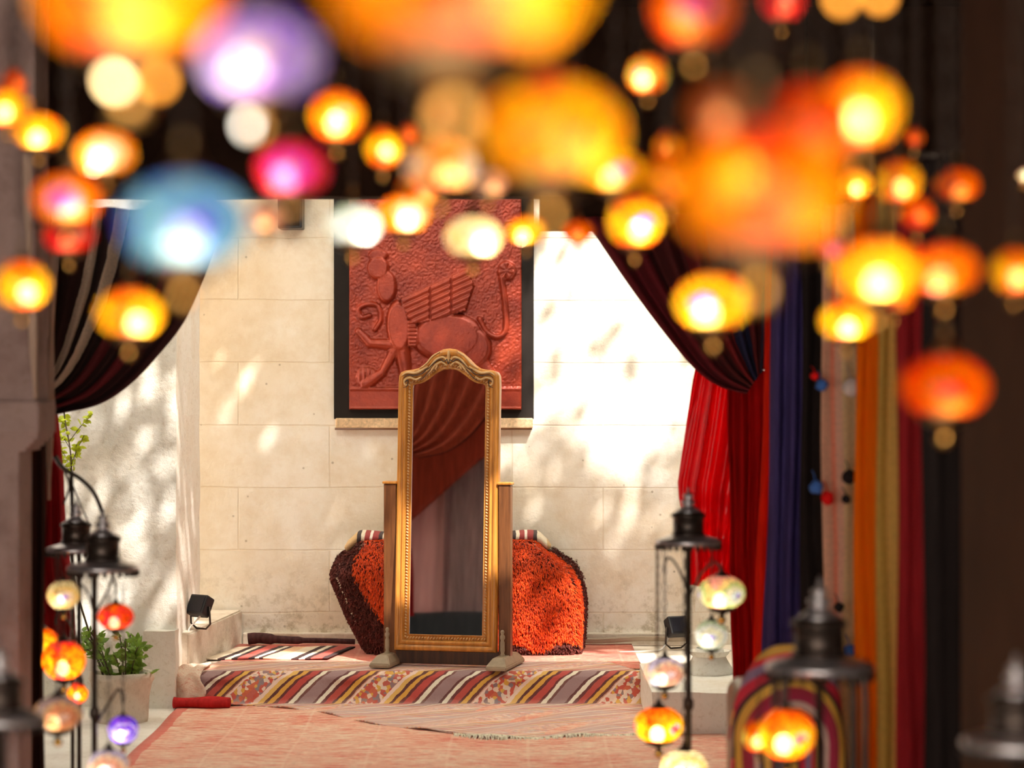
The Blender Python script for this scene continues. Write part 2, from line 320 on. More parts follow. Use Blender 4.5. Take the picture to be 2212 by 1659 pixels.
M['ikat'] = mat_stripes('rainbow_striped_blanket', [(0, (.45, .03, .06)), (.1, (.95, .5, .08)), (.22, (.06, .02, .03)), (.28, (.8, .03, .07)), (.4, (.36, .22, .36)), (.52, (.85, .04, .05)), (.6, (.95, .5, .1)), (.72, (.08, .03, .05)), (.8, (.8, .5, .42)), (.9, (.5, .03, .08))], .14, wob=.004)
M['pomred'] = cloth('red_wool', (.75, .01, .01), 0); M['pomblue'] = cloth('blue_wool', (.06, .16, .5), 0); M['pomblack'] = cloth('black_wool', (.02, .015, .015), 0); M['pomwhite'] = cloth('white_wool', (.7, .6, .55), 0)
M['fringe'] = cloth('cream_fringe', (.80, .72, .58), 0, .3)

# ------------------------------------------------------------------ mesh helpers
def obj(name, bm, m=None, parent=None, smooth=True, off=None, extra=()):
    me = bpy.data.meshes.new(name)
    if off is not None: bmesh.ops.translate(bm, verts=bm.verts, vec=-Vector(off))
    bm.normal_update(); bm.to_mesh(me); bm.free()
    if smooth:
        for p in me.polygons: p.use_smooth = True
    o = bpy.data.objects.new(name, me); C.objects.link(o)
    if m: me.materials.append(m)
    for e in extra: me.materials.append(e)
    if parent: o.parent = parent
    return o
def tag(o, label, cat, group=None, kind=None):
    if label: o['label'] = label
    if cat: o['category'] = cat
    if group: o['group'] = group
    if kind: o['kind'] = kind
    return o
def thing(name, label, cat, loc=(0, 0, 0), rz=0, group=None):
    o = bpy.data.objects.new(name, None); C.objects.link(o); o.empty_display_size = .1
    o.location = loc; o.rotation_euler = (0, 0, rz); tag(o, label, cat, group); return o
def struct(name, bm, m, off=None, smooth=False):
    o = obj(name, bm, m, None, smooth, off); o['kind'] = 'structure'
    if off is not None: o.location = off
    return o
def whole(name, bm, m, label, cat, loc, group=None, smooth=True):
    o = obj(name, bm, m, None, smooth, loc); o.location = loc
    return tag(o, label, cat, group)
def box(bm, x0, x1, y0, y1, z0, z1, bev=0.0, seg=2):
    r = bmesh.ops.create_cube(bm, size=1.0); vs = r['verts']
    bmesh.ops.scale(bm, verts=vs, vec=(x1-x0, y1-y0, z1-z0)); bmesh.ops.translate(bm, verts=vs, vec=((x0+x1)/2, (y0+y1)/2, (z0+z1)/2))
    if bev > 0:
        es = list({e for v in vs for e in v.link_edges})
        bmesh.ops.bevel(bm, geom=es, offset=bev, segments=seg, affect='EDGES', profile=.5)
    return bm
def B(*a, **k): return box(bmesh.new(), *a, **k)
def lathe(bm, prof, seg=28, c=(0, 0, 0), axis='z'):
    rings = []
    for r, z in prof:
        if r < 1e-5:
            rings.append([bm.verts.new((c[0], c[1], c[2]+z))])
        else:
            rings.append([bm.verts.new((c[0]+r*math.cos(2*PI*i/seg), c[1]+r*math.sin(2*PI*i/seg), c[2]+z)) for i in range(seg)])
    for a, b in zip(rings, rings[1:]):
        for i in range(seg):
            j = (i+1) % seg
            if len(a) == 1 and len(b) == 1: continue
            if len(a) == 1: bm.faces.new((a[0], b[j], b[i]))
            elif len(b) == 1: bm.faces.new((a[i], a[j], b[0]))
            else: bm.faces.new((a[i], a[j], b[j], b[i]))
    bmesh.ops.recalc_face_normals(bm, faces=bm.faces)
    return bm
def tube(bm, pts, r, seg=8, closed=False, caps=True):
    pts = [Vector(p) for p in pts]; n = len(pts)
    rr = r if isinstance(r, (list, tuple)) else [r]*n
    rings = []; up = Vector((0, 0, 1)); prev = None
    for i, p in enumerate(pts):
        a = pts[(i-1) % n] if (i > 0 or closed) else p; b = pts[(i+1) % n] if (i < n-1 or closed) else p
        t = (b-a).normalized()
        if prev is None:
            q = t.cross(up)
            if q.length < 1e-3: q = t.cross(Vector((1, 0, 0)))
            q.normalize()
        else:
            q = prev - t*prev.dot(t)
            if q.length < 1e-4: q = t.cross(up)
            q.normalize()
        prev = q; w = t.cross(q)
        rings.append([bm.verts.new(p + (q*math.cos(2*PI*k/seg) + w*math.sin(2*PI*k/seg))*rr[i]) for k in range(seg)])
    m = n if closed else n-1
    for i in range(m):
        a, b = rings[i], rings[(i+1) % n]
        for k in range(seg):
            bm.faces.new((a[k], a[(k+1) % seg], b[(k+1) % seg], b[k]))
    if caps and not closed:
        bm.faces.new(rings[0][::-1]); bm.faces.new(rings[-1])
    return bm
def ball(bm, c, r, sub=2, sc=(1, 1, 1)):
    q = bmesh.ops.create_icosphere(bm, subdivisions=sub, radius=r)
    bmesh.ops.scale(bm, verts=q['verts'], vec=sc); bmesh.ops.translate(bm, verts=q['verts'], vec=c); return bm
def sheet(fn, nu, nv, uvf=None, thick=0.0):
    bm = bmesh.new(); uv = bm.loops.layers.uv.new('UVMap')
    g = [[bm.verts.new(fn(i/nu, j/nv)) for j in range(nv+1)] for i in range(nu+1)]
    for i in range(nu):
        for j in range(nv):
            f = bm.faces.new((g[i][j], g[i+1][j], g[i+1][j+1], g[i][j+1]))
            for l, (a, b) in zip(f.loops, ((i, j), (i+1, j), (i+1, j+1), (i, j+1))):
                l[uv].uv = uvf(a/nu, b/nv) if uvf else (a/nu, b/nv)
    return bm
def solid(o, t, offset=0.0):
    s = o.modifiers.new('thickness', 'SOLIDIFY'); s.thickness = t; s.offset = offset; return o
def smoothstep(a, b, x):
    t = max(0, min(1, (x-a)/(b-a))); return t*t*(3-2*t)
def lerp(a, b, t): return a+(b-a)*t
def interp(pts, t):             # piecewise-linear over (t, value)
    if t <= pts[0][0]: return pts[0][1]
    for (a, x), (b, y) in zip(pts, pts[1:]):
        if t <= b: return lerp(x, y, (t-a)/(b-a))
    return pts[-1][1]
def catmull(pts, n):
    pts = [Vector(p) for p in pts]; out = []
    P4 = [pts[0]*2-pts[1]] + pts + [pts[-1]*2-pts[-2]]
    for i in range(1, len(P4)-2):
        a, b, c, d = P4[i-1:i+3]
        for k in range(n):
            t = k/n
            out.append(.5*((2*b)+(c-a)*t+(2*a-5*b+4*c-d)*t*t+(3*b-a-3*c+d)*t**3))
    out.append(pts[-1]); return out

WY = 12.6     # back wall
EY = 11.33    # platform edge
TY = 9.3      # tent front, swags
# ------------------------------------------------------------------ the setting
b = B(-3.6, 3.2, WY, WY+.3, 0, 4.6); struct('wall_back', b, M['wall'])
b = B(-3.6, 3.2, -2.2, 13.0, -.12, 0); struct('floor', b, M['floor'])
# platform (stone step the whole width of the courtyard)
b = B(-1.62, 2.6, EY+.02, WY, 0, PLAT-.004, .008); struct('trim_1', b, M['stone'])
# left pillar, roughly plastered, displaced edge
def rough_block(x0, x1, y0, y1, z0, z1, amp=.012, res=.05):
    bm = B(x0, x1, y0, y1, z0, z1)
    n = int(max((z1-z0), (x1-x0))/res)
    bmesh.ops.subdivide_edges(bm, edges=[e for e in bm.edges if abs(e.verts[0].co.z-e.verts[1].co.z) > .1], cuts=min(70, int((z1-z0)/res)), use_grid_fill=True)
    bmesh.ops.subdivide_edges(bm, edges=[e for e in bm.edges if abs(e.verts[0].co.x-e.verts[1].co.x) > .1], cuts=max(2, min(20, int((x1-x0)/res))), use_grid_fill=True)
    from mathutils import noise as mn
    for v in bm.verts:
        q = mn.noise_vector(v.co*6)*amp + mn.noise_vector(v.co*19)*amp*.5; v.co += q
    return bm
struct('wall_left_courtyard', rough_block(-2.9, -1.562, 11.25, 12.1, -.02, 4.4, .006), M['plaster'])
b = rough_block(-1.70, -1.555, 11.17, 11.29, -.01, .36, .006); struct('trim_2', b, M['stone_white'])
# bench block between pillar and back wall
def bench():
    bm = bmesh.new()
    xs = [(-1.53, 11.45), (-1.405, WY-.01), (-2.2, WY-.01), (-2.2, 12.12), (-1.6, 12.12), (-1.6, 11.45)]
    lo = [bm.verts.new((x, y, PLAT-.01)) for x, y in xs]; hi = [bm.verts.new((x, y, .325 if y > 12 else .318)) for x, y in xs]
    bm.faces.new(hi); bm.faces.new(lo[::-1])
    for i in range(len(xs)):
        j = (i+1) % len(xs); bm.faces.new((lo[i], lo[j], hi[j], hi[i]))
    bmesh.ops.recalc_face_normals(bm, faces=bm.faces)
    bmesh.ops.bevel(bm, geom=[e for e in bm.edges], offset=.008, segments=2, affect='EDGES')
    return bm
struct('trim_3', bench(), M['stone'])
# lower stone ledge along the foot of the back wall
b = B(-1.40, 2.2, WY-.035, WY+.01, PLAT-.01, PLAT+.055, .006); struct('baseboard_back', b, M['stone'])
# right-hand lower step and its plaster block
struct('trim_4', rough_block(.60, 2.3, 10.30, 11.36, -.01, .186, .008, .04), M['stone_white'])
# tent interior
_c = B(-3.5, 3.1, -.6, TY+.15, 2.95, 3.05); box(_c, -.3, 3.1, TY+.15, TY+.50, 2.97, 3.05)  # second box: unseen eave added to keep sun off the platform
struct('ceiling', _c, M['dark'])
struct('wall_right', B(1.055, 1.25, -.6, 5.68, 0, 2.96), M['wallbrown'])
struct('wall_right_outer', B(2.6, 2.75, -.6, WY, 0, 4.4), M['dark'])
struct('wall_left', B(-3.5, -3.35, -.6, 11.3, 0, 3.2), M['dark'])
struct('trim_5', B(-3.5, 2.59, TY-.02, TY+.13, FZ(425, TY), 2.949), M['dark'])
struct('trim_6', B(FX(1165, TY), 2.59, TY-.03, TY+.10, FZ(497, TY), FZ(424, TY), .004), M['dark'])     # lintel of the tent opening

# painted column at the left, with a square capital
CY = 7.5
bm = bmesh.new()
box(bm, FX(-60, CY), FX(76, CY), CY, CY+.22, FZ(868, CY), 2.96, .006)
box(bm, FX(-70, CY), FX(88, CY), CY-.03, CY+.25, FZ(938, CY), FZ(866, CY), .006)
for i in range(4):
    t = i/4; box(bm, FX(-66, CY), FX(lerp(84, 46, t), CY), CY-.02+.01*i, CY+.24, FZ(lerp(948, 985, t), CY), FZ(lerp(936, 975, t)-1, CY), .003)
box(bm, FX(-60, CY), FX(40, CY), CY+.01, CY+.21, 0, FZ(972, CY), .006)
tag(obj('column', bm, M['column'], smooth=False), 'mauve painted square column with a block capital at the left edge', 'column')

# ------------------------------------------------------------------ copper relief on black board
RY = WY - .012
def in_poly(x, y, poly):
    c = False; j = len(poly)-1
    for i in range(len(poly)):
        xi, yi = poly[i]; xj, yj = poly[j]
        if (yi > y) != (yj > y) and x < (xj-xi)*(y-yi)/(yj-yi)+xi: c = not c
        j = i
    return c
def segd(x, y, a, b):
    dx, dy = b[0]-a[0], b[1]-a[1]; t = max(0, min(1, ((x-a[0])*dx+(y-a[1])*dy)/(dx*dx+dy*dy+1e-9)))
    return math.hypot(x-a[0]-t*dx, y-a[1]-t*dy), t
def pold(x, y, pts):
    return min(segd(x, y, a, b)[0] for a, b in zip(pts, pts[1:]))
def ell(x, y, cx, cy, rx, ry, rot=0):
    c, s = math.cos(rot), math.sin(rot); u = ((x-cx)*c+(y-cy)*s)/rx; v = (-(x-cx)*s+(y-cy)*c)/ry
    return 1-(u*u+v*v)
tail = [(v.x, v.y) for v in catmull([(1036, 690, 0), (1052, 718, 0), (1075, 728, 0), (1092, 712, 0), (1091, 660, 0), (1083, 600, 0)], 6)]
curl = [(v.x, v.y) for v in catmull([(812, 712, 0), (824, 690, 0), (818, 662, 0), (795, 658, 0), (776, 668, 0), (782, 686, 0), (800, 682, 0)], 5)]
wing = [(866, 646), (1010, 582), (1024, 618), (1006, 672), (905, 700), (884, 690)]
from mathutils import noise as mnoise
def relief_h(x, y):
    h = .0020*mnoise.noise(Vector((x*.22, y*.22, 0))) + .0026*mnoise.noise(Vector((x*.5, y*.5, 3)))
    if y > 838: return .016 + (.004 if 838 < y < 843 or y > 879 else 0)
    def up(e, hh, soft=.35):
        return hh*min(1, max(0, e)/soft)**.5 if e > 0 else 0
    q = 0
    q = max(q, up(ell(x, y, 968, 728, 78, 54), .042))                     # barrel of the beast
    q = max(q, up(ell(x, y, 1020, 752, 42, 46), .040))                    # haunch
    q = max(q, up(ell(x, y, 862, 706, 26, 58, -.06), .040))               # chest
    q = max(q, up(ell(x, y, 836, 620, 22, 36), .034))                     # neck
    q = max(q, up(ell(x, y, 818, 580, 24, 26), .036))                     # head
    q = max(q, up(ell(x, y, 818, 552, 22, 12), .028))                     # cap
    for a, c2, r0, r1 in (((1030, 775), (1062, 812), 22, 12), ((1062, 812), (1052, 838), 12, 11), ((952, 770), (938, 838), 19, 11),
                          ((868, 750), (882, 838), 18, 11), ((852, 745), (800, 742), 13, 9), ((800, 742), (776, 716), 10, 8),
                          ((856, 752), (826, 806), 12, 8), ((826, 806), (790, 830), 10, 13)):
        d, t = segd(x, y, a, c2); r = lerp(r0, r1, t)
        if d < r: q = max(q, .032*(1-(d/r)**2)**.5)
    d = pold(x, y, tail)
    if d < 6: q = max(q, .028*(1-(d/6)**2)**.5)
    d = pold(x, y, curl)
    if d < 5: q = max(q, .022*(1-(d/5)**2)**.5)
    e = ell(x, y, 1094, 586, 20, 22)
    if e > 0: q = max(q, .026*min(1, e/.4)**.5 + .005*math.sin(math.atan2(y-586, x-1094)*7))
    e = ell(x, y, 795, 815, 26, 22)
    if e > 0: q = max(q, .022*e**.5 + .004*math.sin(x*.6))
    if in_poly(x, y, wing):
        k = (y + .45*(x-866)); sl = (k % 13.5)/13.5
        vd = min(abs(x-930), abs(x-975))
        q = max(q, .047 + (.009*math.sin(sl*PI) - .004)) if vd > 2.5 else .036
    if 884 < x < 901 and 692 < y < 748:
        q = max(q, .046+.006*math.sin(y*.75))
    return h*(0.35 if q > .012 else 1.6) + q
bx0, bx1, by0, by1 = 722, 1153, 395, 905
root = thing('wall_relief', 'red copper relief of a winged beast on a black board, behind the mirror', 'wall art', (FX(937, WY), WY, FZ(925, WY)))
off = root.location
obj('backing_board', B(FX(bx0, WY), FX(bx1, WY), WY-.03, WY, FZ(by1, WY), FZ(by0, WY), .003), M['ebony'], root, False, off)
rx0, rx1, ry0, ry1 = 755, 1127, 425, 885
def rel(u, v):
    px = lerp(rx0, rx1, u); py = lerp(ry1, ry0, v)
    hh = relief_h(px, py); e = min(u, 1-u, v, 1-v)
    if e <= 0: hh = -.010
    return Vector((FX(px, WY), WY-.045-hh, FZ(py, WY)))
o = obj('copper_relief', sheet(rel, 190, 216), M['copper'], root, True, off); solid(o, .012, -1)
obj('bottom_rail', B(FX(726, WY), FX(1151, WY), WY-.05, WY, FZ(925, WY), FZ(903, WY), .006), M['mdf'], root, False, off)
_b = obj('bottom_bead', lathe(bmesh.new(), [(0, -.512), (.006, -.512), (.006, .512), (0, .512)], 10), M['oak_dark'], root)
_b.rotation_euler = (0, PI/2, 0); _b.location = (0, -.045, -.002)
# dark speaker box high on the wall, left of the relief
b = bmesh.new(); box(b, FX(606, WY), FX(658, WY), WY-.16, WY, FZ(497, WY), FZ(410, WY), .006)
sp = thing('wall_speaker', 'small black box speaker fixed high on the wall, left of the relief', 'speaker', (FX(632, WY), WY, FZ(497, WY)))
obj('housing', b, M['rubber'], sp, False, sp.location)
b = bmesh.new(); box(b, FX(611, WY), FX(653, WY), WY-.165, WY-.158, FZ(492, WY), FZ(415, WY), .003); obj('front_grille', b, M['ebony'], sp, False, sp.location)

# ------------------------------------------------------------------ cheval mirror
MY = 11.52
mroot = thing('cheval_mirror', 'standing wooden mirror in a carved oak frame on the kilim', 'mirror', (FX(967, MY), MY, PLAT+.012), R(-13))
MYAW = -13
sc = F/MY
def ml(px, py): return ((px-967)/sc, FZ(py, MY)-PLAT-.012)   # local x,z
half_out = [(0, 752), (14, 754), (28, 761), (42, 773), (56, 787), (68, 795), (82, 798), (98, 800), (108, 804), (112, 812), (113, 830)]
half_in = [(0, 797), (12, 798), (24, 803), (36, 811), (46, 819), (56, 825), (64, 828), (74, 829), (80, 832), (81, 838), (81, 850)]
def fullpath(h, bot):
    top = [(-x, y) for x, y in h[::-1]] + h[1:]
    x = h[-1][0]; y0 = h[-1][1]
    side = [(x, lerp(y0, bot, k/14)) for k in range(1, 15)]
    bottom = [(lerp(x, -x, k/8), bot) for k in range(1, 8)]
    up = [(-x, lerp(bot, y0, k/14)) for k in range(0, 14)]
    return top + side + bottom + up
po = fullpath(half_out, 1405); pi_ = fullpath(half_in, 1370)
def frame_mesh(prof, seg_out=po, seg_in=pi_):
    bm = bmesh.new(); n = len(po); rows = []
    for (ox, oy), (ix, iy) in zip(seg_out, seg_in):
        r = []
        for t, d in prof:
            x = lerp(ox, ix, t); y = lerp(oy, iy, t)
            lx, lz = ml(967+x, y); r.append(bm.verts.new((lx, -d, lz)))
        rows.append(r)
    for i in range(n):
        a, c = rows[i], rows[(i+1) % n]
        for k in range(len(prof)-1): bm.faces.new((a[k], c[k], c[k+1], a[k+1]))
    bmesh.ops.recalc_face_normals(bm, faces=bm.faces); return bm
mf = thing('mirror_frame', None, None, (0, 0, 0)); mf.parent = mroot
bpy.data.objects.remove(mf)
tilt = R(-3.5)
pivz = (FZ(1100, MY)-PLAT-.012)
def tiltbm(bm):
    bmesh.ops.rotate(bm, verts=bm.verts, cent=(0, 0, pivz), matrix=Matrix.Rotation(tilt, 3, 'X')); return bm
fr = obj('frame', tiltbm(frame_mesh([(0, -.025), (0, .012), (.04, .022), (.16, .026), (.30, .024), (.36, .012), (.42, .020), (.52, .024), (.60, .020), (.64, .008), (.92, .006), (.97, .012), (1.0, .006), (1.0, -.012), (0.0, -.025)])), M['oak'], mroot)
# beaded rope moulding
bm = bmesh.new()
pm = [(lerp(o_[0], i_[0], .78), lerp(o_[1], i_[1], .78)) for o_, i_ in zip(po, pi_)]
acc = 0; L = []
for i in range(len(pm)):
    a = pm[i]; c2 = pm[(i+1) % len(pm)]; d = math.hypot(c2[0]-a[0], c2[1]-a[1]); k = acc
    while k < d:
        t = k/d; L.append((lerp(a[0], c2[0], t), lerp(a[1], c2[1], t), math.atan2(-(c2[1]-a[1]), c2[0]-a[0]))); k += 6.6
    acc = k-d
for x, y, an in L:
    lx, lz = ml(967+x, y); q = bmesh.ops.create_icosphere(bm, subdivisions=1, radius=1)
    bmesh.ops.scale(bm, verts=q['verts'], vec=(.0085, .006, .0042))
    bmesh.ops.rotate(bm, verts=q['verts'], cent=(0, 0, 0), matrix=Matrix.Rotation(-(an+.9), 3, 'Y'))
    bmesh.ops.translate(bm, verts=q['verts'], vec=(lx, -.011, lz))
obj('rope_moulding', tiltbm(bm), M['oak_pale'], fr)
# carved crest leaves
bm = bmesh.new()
def carve(pts, r, dep=-.026):
    pp = [ml(967+x, y) for x, y in pts]; cc = catmull([(a, dep, c3) for a, c3 in pp], 6); n = len(cc)
    tube(bm, cc, [r*(.35+.65*math.sin(PI*(.15+.8*i/(n-1)))) for i in range(n)], 8)
for s in (-1, 1):
    carve([(s*2, 782), (s*12, 772), (s*26, 776), (s*36, 786), (s*46, 800), (s*58, 806)], .0065)
    carve([(s*4, 790), (s*16, 782), (s*30, 790), (s*40, 802), (s*52, 812)], .0060)
    carve([(s*46, 792), (s*60, 800), (s*74, 806), (s*92, 805), (s*104, 812)], .0070)
    carve([(s*60, 814), (s*72, 820), (s*86, 816), (s*98, 822), (s*96, 832), (s*88, 830)], .0060)
    carve([(s*20, 760), (s*36, 770), (s*50, 786), (s*66, 797)], .0050)
    carve([(s*30, 798), (s*26, 790), (s*34, 784)], .005)
carve([(0, 757), (0, 766), (0, 776), (0, 786)], .008)
obj('carved_crest', tiltbm(bm), M['oak_pale'], fr)
bm = bmesh.new()  # thin dark tubes laid on the crest, painting shade in its grooves
for s in (-1, 1):
    carve([(s*3, 776), (s*10, 781), (s*20, 776), (s*34, 786), (s*44, 796), (s*54, 799)], .0028, -.031)
    carve([(s*50, 800), (s*60, 808), (s*76, 812), (s*88, 810), (s*100, 816)], .0030, -.031)
    carve([(s*38, 798), (s*48, 808), (s*58, 818), (s*68, 823)], .0022, -.029)
    carve([(s*98, 826), (s*90, 822), (s*92, 834), (s*100, 838)], .0026, -.029)
carve([(-3, 776), (0, 786), (3, 776)], .0028, -.031)
o = obj('groove_shade', tiltbm(bm), M['ebony_brown'], fr); o['label'] = 'thin dark tubes standing for shade in the carved grooves'
# glass
bm = bmesh.new()
vs = [bm.verts.new((*[ml(967+x, y)[0]], -.002, ml(967+x, y)[1])) for x, y in pi_]
bm.faces.new(vs); bmesh.ops.recalc_face_normals(bm, faces=bm.faces)
r_ = bmesh.ops.extrude_face_region(bm, geom=bm.faces[:]); bmesh.ops.translate(bm, verts=[g for g in r_['geom'] if isinstance(g, bmesh.types.BMVert)], vec=(0, .008, 0))
bmesh.ops.recalc_face_normals(bm, faces=bm.faces)
obj('mirror_glass', tiltbm(bm), M['mirror'], mroot, False)
for s, (a, c2) in ((-1, (826, 853)), (1, (1082, 1108))):
    x0 = ml(a, 0)[0]; x1 = ml(c2, 0)[0]; zt = ml(0, 1046)[1]
    pst = obj('side_post', B(x0, x1, -.02, .03, .03, zt, .003), M['oak_dark'], mroot, False)
    bm = bmesh.new(); box(bm, x0-.006, x1+.006, -.026, .036, zt, zt+.012, .003); obj('post_cap', bm, M['oak'], pst, False)
    xc = (x0+x1)/2
    bm = bmesh.new()
    vs0 = [(-.062, -.20), (.062, -.20), (.062, .20), (-.062, .20)]
    lo = [bm.verts.new((xc+x*.8, y, 0)) for x, y in vs0]; mi = [bm.verts.new((xc+x*.8, y, .018)) for x, y in vs0]; hi = [bm.verts.new((xc+x*.42, y*.72, .055)) for x, y in vs0]
    for A_, B_ in ((lo, mi), (mi, hi)):
        for i in range(4): bm.faces.new((A_[i], A_[(i+1) % 4], B_[(i+1) % 4], B_[i]))
    bm.faces.new(lo[::-1]); bm.faces.new(hi); bmesh.ops.recalc_face_normals(bm, faces=bm.faces)
    bmesh.ops.bevel(bm, geom=bm.edges[:], offset=.004, segments=2, affect='EDGES')
    obj('foot', bm, M['bone'], mroot, False)
    zz = ml(0, 1355)[1]
    obj('turned_peg', lathe(bmesh.new(), [(0, .05), (.012, .05), (.013, .06), (.008, .068), (.011, .08), (.0105, zz-.06), (.007, zz-.05), (.012, zz-.04), (.012, zz-.03), (.006, zz-.022), (.010, zz-.010), (.006, zz-.002), (0, zz)], 14, (xc, -.06, 0)), M['bone'], mroot)
    bm = bmesh.new(); q = ml(0, 1100)[1]
    lathe(bm, [(0, 0), (.012, 0), (.012, .03), (0, .03)], 12); bmesh.ops.rotate(bm, verts=bm.verts, cent=(0, 0, 0), matrix=Matrix.Rotation(PI/2, 3, 'Y')); bmesh.ops.translate(bm, verts=bm.verts, vec=((x1 if s < 0 else x0-.028)-.002, 0, q))
    obj('pivot_knob', bm, M['brass'], mroot)
xa = ml(853, 0)[0]; xb = ml(1082, 0)[0]
obj('base_rail', B(xa-.004, xb+.004, -.015, .02, .004, .068, .004), M['ebony_brown'], mroot, False)
obj('rear_stretcher', B(xa-.004, xb+.004, .05, .075, .02, .05, .004), M['oak_dark'], mroot, False)

# ------------------------------------------------------------------ shag covered seat behind the mirror
SY = 12.02
sroot = thing('shag_rug_bundle', 'bulky bundle draped in orange shag rug with maroon edges, behind the mirror', 'rug bundle', (FX(985, SY), SY+.2, PLAT))
def shp(px_l, px_r):
    return FX(px_l, SY), FX(px_r, SY)
Lf = [(0, 800), (.06, 785), (.35, 752), (.76, 716), (.9, 724), (1.0, 745)]
Rt = [(0, 1252), (.1, 1256), (.45, 1260), (.7, 1254), (.85, 1236), (1.0, 1190)]
ZT = FZ(1180, SY); ZB = PLAT+.02
def bundle(u, v):       # u 0..1 left->right across front incl. sides, v 0..1 bottom->top then over the top
    if v <= .8: t = v/.8; dep = 0
    else: t = 1.0; dep = (v-.8)/.2
    tt = t
    xl = FX(interp(Lf, tt), SY); xr = FX(interp(Rt, tt), SY)
    a = min(u/.10, 1.0); c2 = min((1-u)/.10, 1.0)
    yb = .36*((1-a)**1.5 if a < 1 else 0)+.36*((1-c2)**1.5 if c2 < 1 else 0)
    uu = (u-.10)/.8
    uu = max(0, min(1, uu)); x = lerp(xl, xr, uu*.94+.03) if 0 < uu < 1 else (lerp(xl, xr, .03*a) if u < .5 else lerp(xl, xr, 1-.03*c2))
    bulge = -.05*math.sin(PI*min(1, max(0, t)))**.6*math.sin(PI*uu)**.4
    roundtop = .05*smoothstep(.75, 1.0, t)
    y = SY+.02+bulge+roundtop+yb*(1-dep) + dep*.36
    z = lerp(ZB, ZT, t) - .0 - .03*dep*dep + .012*math.sin(uu*9)*t
    z -= .05*(smoothstep(.85, 1, abs(uu*2-1)))*t
    return Vector((x, y, z))
body = obj('padded_body', sheet(bundle, 60, 40), M['maroon_pile'], sroot, True, sroot.location); solid(body, .02, -1)
# orange shag: thousands of short blades on the front and shoulders
def tufts(n, inside, seed, ln=.034, wd=.006, lift=.012, fn=bundle):
    r = random.Random(seed); bm = bmesh.new(); k = 0
    while k < n:
        u, v = r.random(), r.random()*.93
        if not inside(u, v): continue
        p = fn(u, v); du = fn(min(1, u+.004), v)-p; dv = fn(u, min(1, v+.004))-p
        nn = du.cross(dv)
        if nn.length < 1e-9: continue
        nn.normalize()
        if nn.y > 0 and v < .8: nn = -nn
        if v >= .8 and nn.z < 0: nn = -nn
        l = ln*(.6+.8*r.random()); d = (Vector((r.uniform(-.5, .5), r.uniform(-.2, .2), -1 if v < .85 else -.2))*.8 + nn*.7).normalized()
        sd = Vector((r.uniform(-1, 1), r.uniform(-.6, .6), r.uniform(-.2, .2))).normalized()*wd*(.6+.8*r.random())
        p0 = p+nn*lift; a = bm.verts.new(p0-sd); b_ = bm.verts.new(p0+sd); c_ = bm.verts.new(p0+d*l*.6+nn*.008+sd*.7); d_ = bm.verts.new(p0+d*l*.6+nn*.008-sd*.7); e_ = bm.verts.new(p0+d*l)
        bm.faces.new((a, b_, c_, d_)); bm.faces.new((d_, c_, e_)); k += 1
    return bm
def in_or(u, v):
    left = .135+.012*math.sin(v*9) + .06*(1-v)
    return left < u < .93 and v > .05+.035*math.sin(u*31)
o = obj('shag_cover', tufts(26000, in_or, 3, .026, .0032), M['shag'], sroot, False, sroot.location); tag(o, 'bright orange shag', None); o['kind'] = 'stuff'
o = obj('maroon_border', tufts(8000, lambda u, v: (u < .21 or u > .925 or v < .07) and not in_or(u, v), 4, .024, .005, .016), M['maroon_pile'], sroot, False, sroot.location); tag(o, 'dark maroon pile border', None); o['kind'] = 'stuff'
# folded kilim lying on top of the bundle (its two ends show beside the mirror)
def kroll(u, v):
    px = lerp(738, 1192, u); x = FX(px, SY); a = v*2*PI
    w = .17; hh = .032+.006*math.sin(u*23)
    y = SY+.27+w*math.cos(a); base = ZT + .030 - .05*(1-smoothstep(0, .08, u)) - .045*smoothstep(.93, 1, u)
    z = base + hh*.9*math.copysign(abs(math.sin(a))**.6, math.sin(a))
    if u < .001 or u > .999: y = SY+.27+w*.4*math.cos(a); z = base + hh*.3*math.sin(a)
    return Vector((x, y, z))
bm = sheet(kroll, 60, 20, lambda u, v: (u*1.05, v*.5))
bmesh.ops.remove_doubles(bm, verts=bm.verts, dist=.0001); bmesh.ops.recalc_face_normals(bm, faces=bm.faces)
whole('folded_kilim', bm, M['kilim_roll'], 'folded tan and black banded kilim lying on top of the orange shag bundle', 'kilim', (FX(965, SY), SY+.27, ZT))

# ------------------------------------------------------------------ rugs
def kil(u, v):
    s = v*1.75                                     # metres from the back edge: .42 on top, .15 down, rest on floor
    xl = interp([(0, -1.42), (.42, -1.50), (.57, -1.47), (.62, -1.2), (.88, -.893), (1.41, -.615), (1.75, -.25)], s)
    xr = interp([(0, .46), (.42, .60), (.57, .60), (.8, .62), (1.2, .64), (1.75, .54)], s)
    x = lerp(xl, xr, u); wv = .012*math.sin(x*9+s*4)+.008*math.sin(x*23+1)
    if s < .42: y = EY+.40-s; z = PLAT+.006
    elif s < .48: t = (s-.42)/.06; y = EY-.02-.035*math.sin(t*PI/2); z = PLAT+.006-.012-.03*(1-math.cos(t*PI/2))
    elif s < .57:
        t = (s-.48)/.09; y = EY-.055-.05*t+wv*.7; z = lerp(PLAT-.036, .022, t)
    else:
        t = s-.57; end = interp([(0, .92), (.15, 1.03), (.5, 1.04), (1, .94)], u)
        tt = t/1.18*end; y = EY-.115-tt; z = .015+.006*math.sin(x*17+s*9)*smoothstep(0, .1, t)+.004
    return Vector((x, y, z))
kb = sheet(kil, 110, 110, lambda u, v: (kil(u, v).x, v*1.75))
o = whole('striped_kilim', kb, M['kilim'], 'long striped kilim draped over the stone step in front of the mirror', 'kilim', (0, EY, 0)); solid(o, .006, 1)
kilroot = o
bm = bmesh.new(); r = random.Random(5)
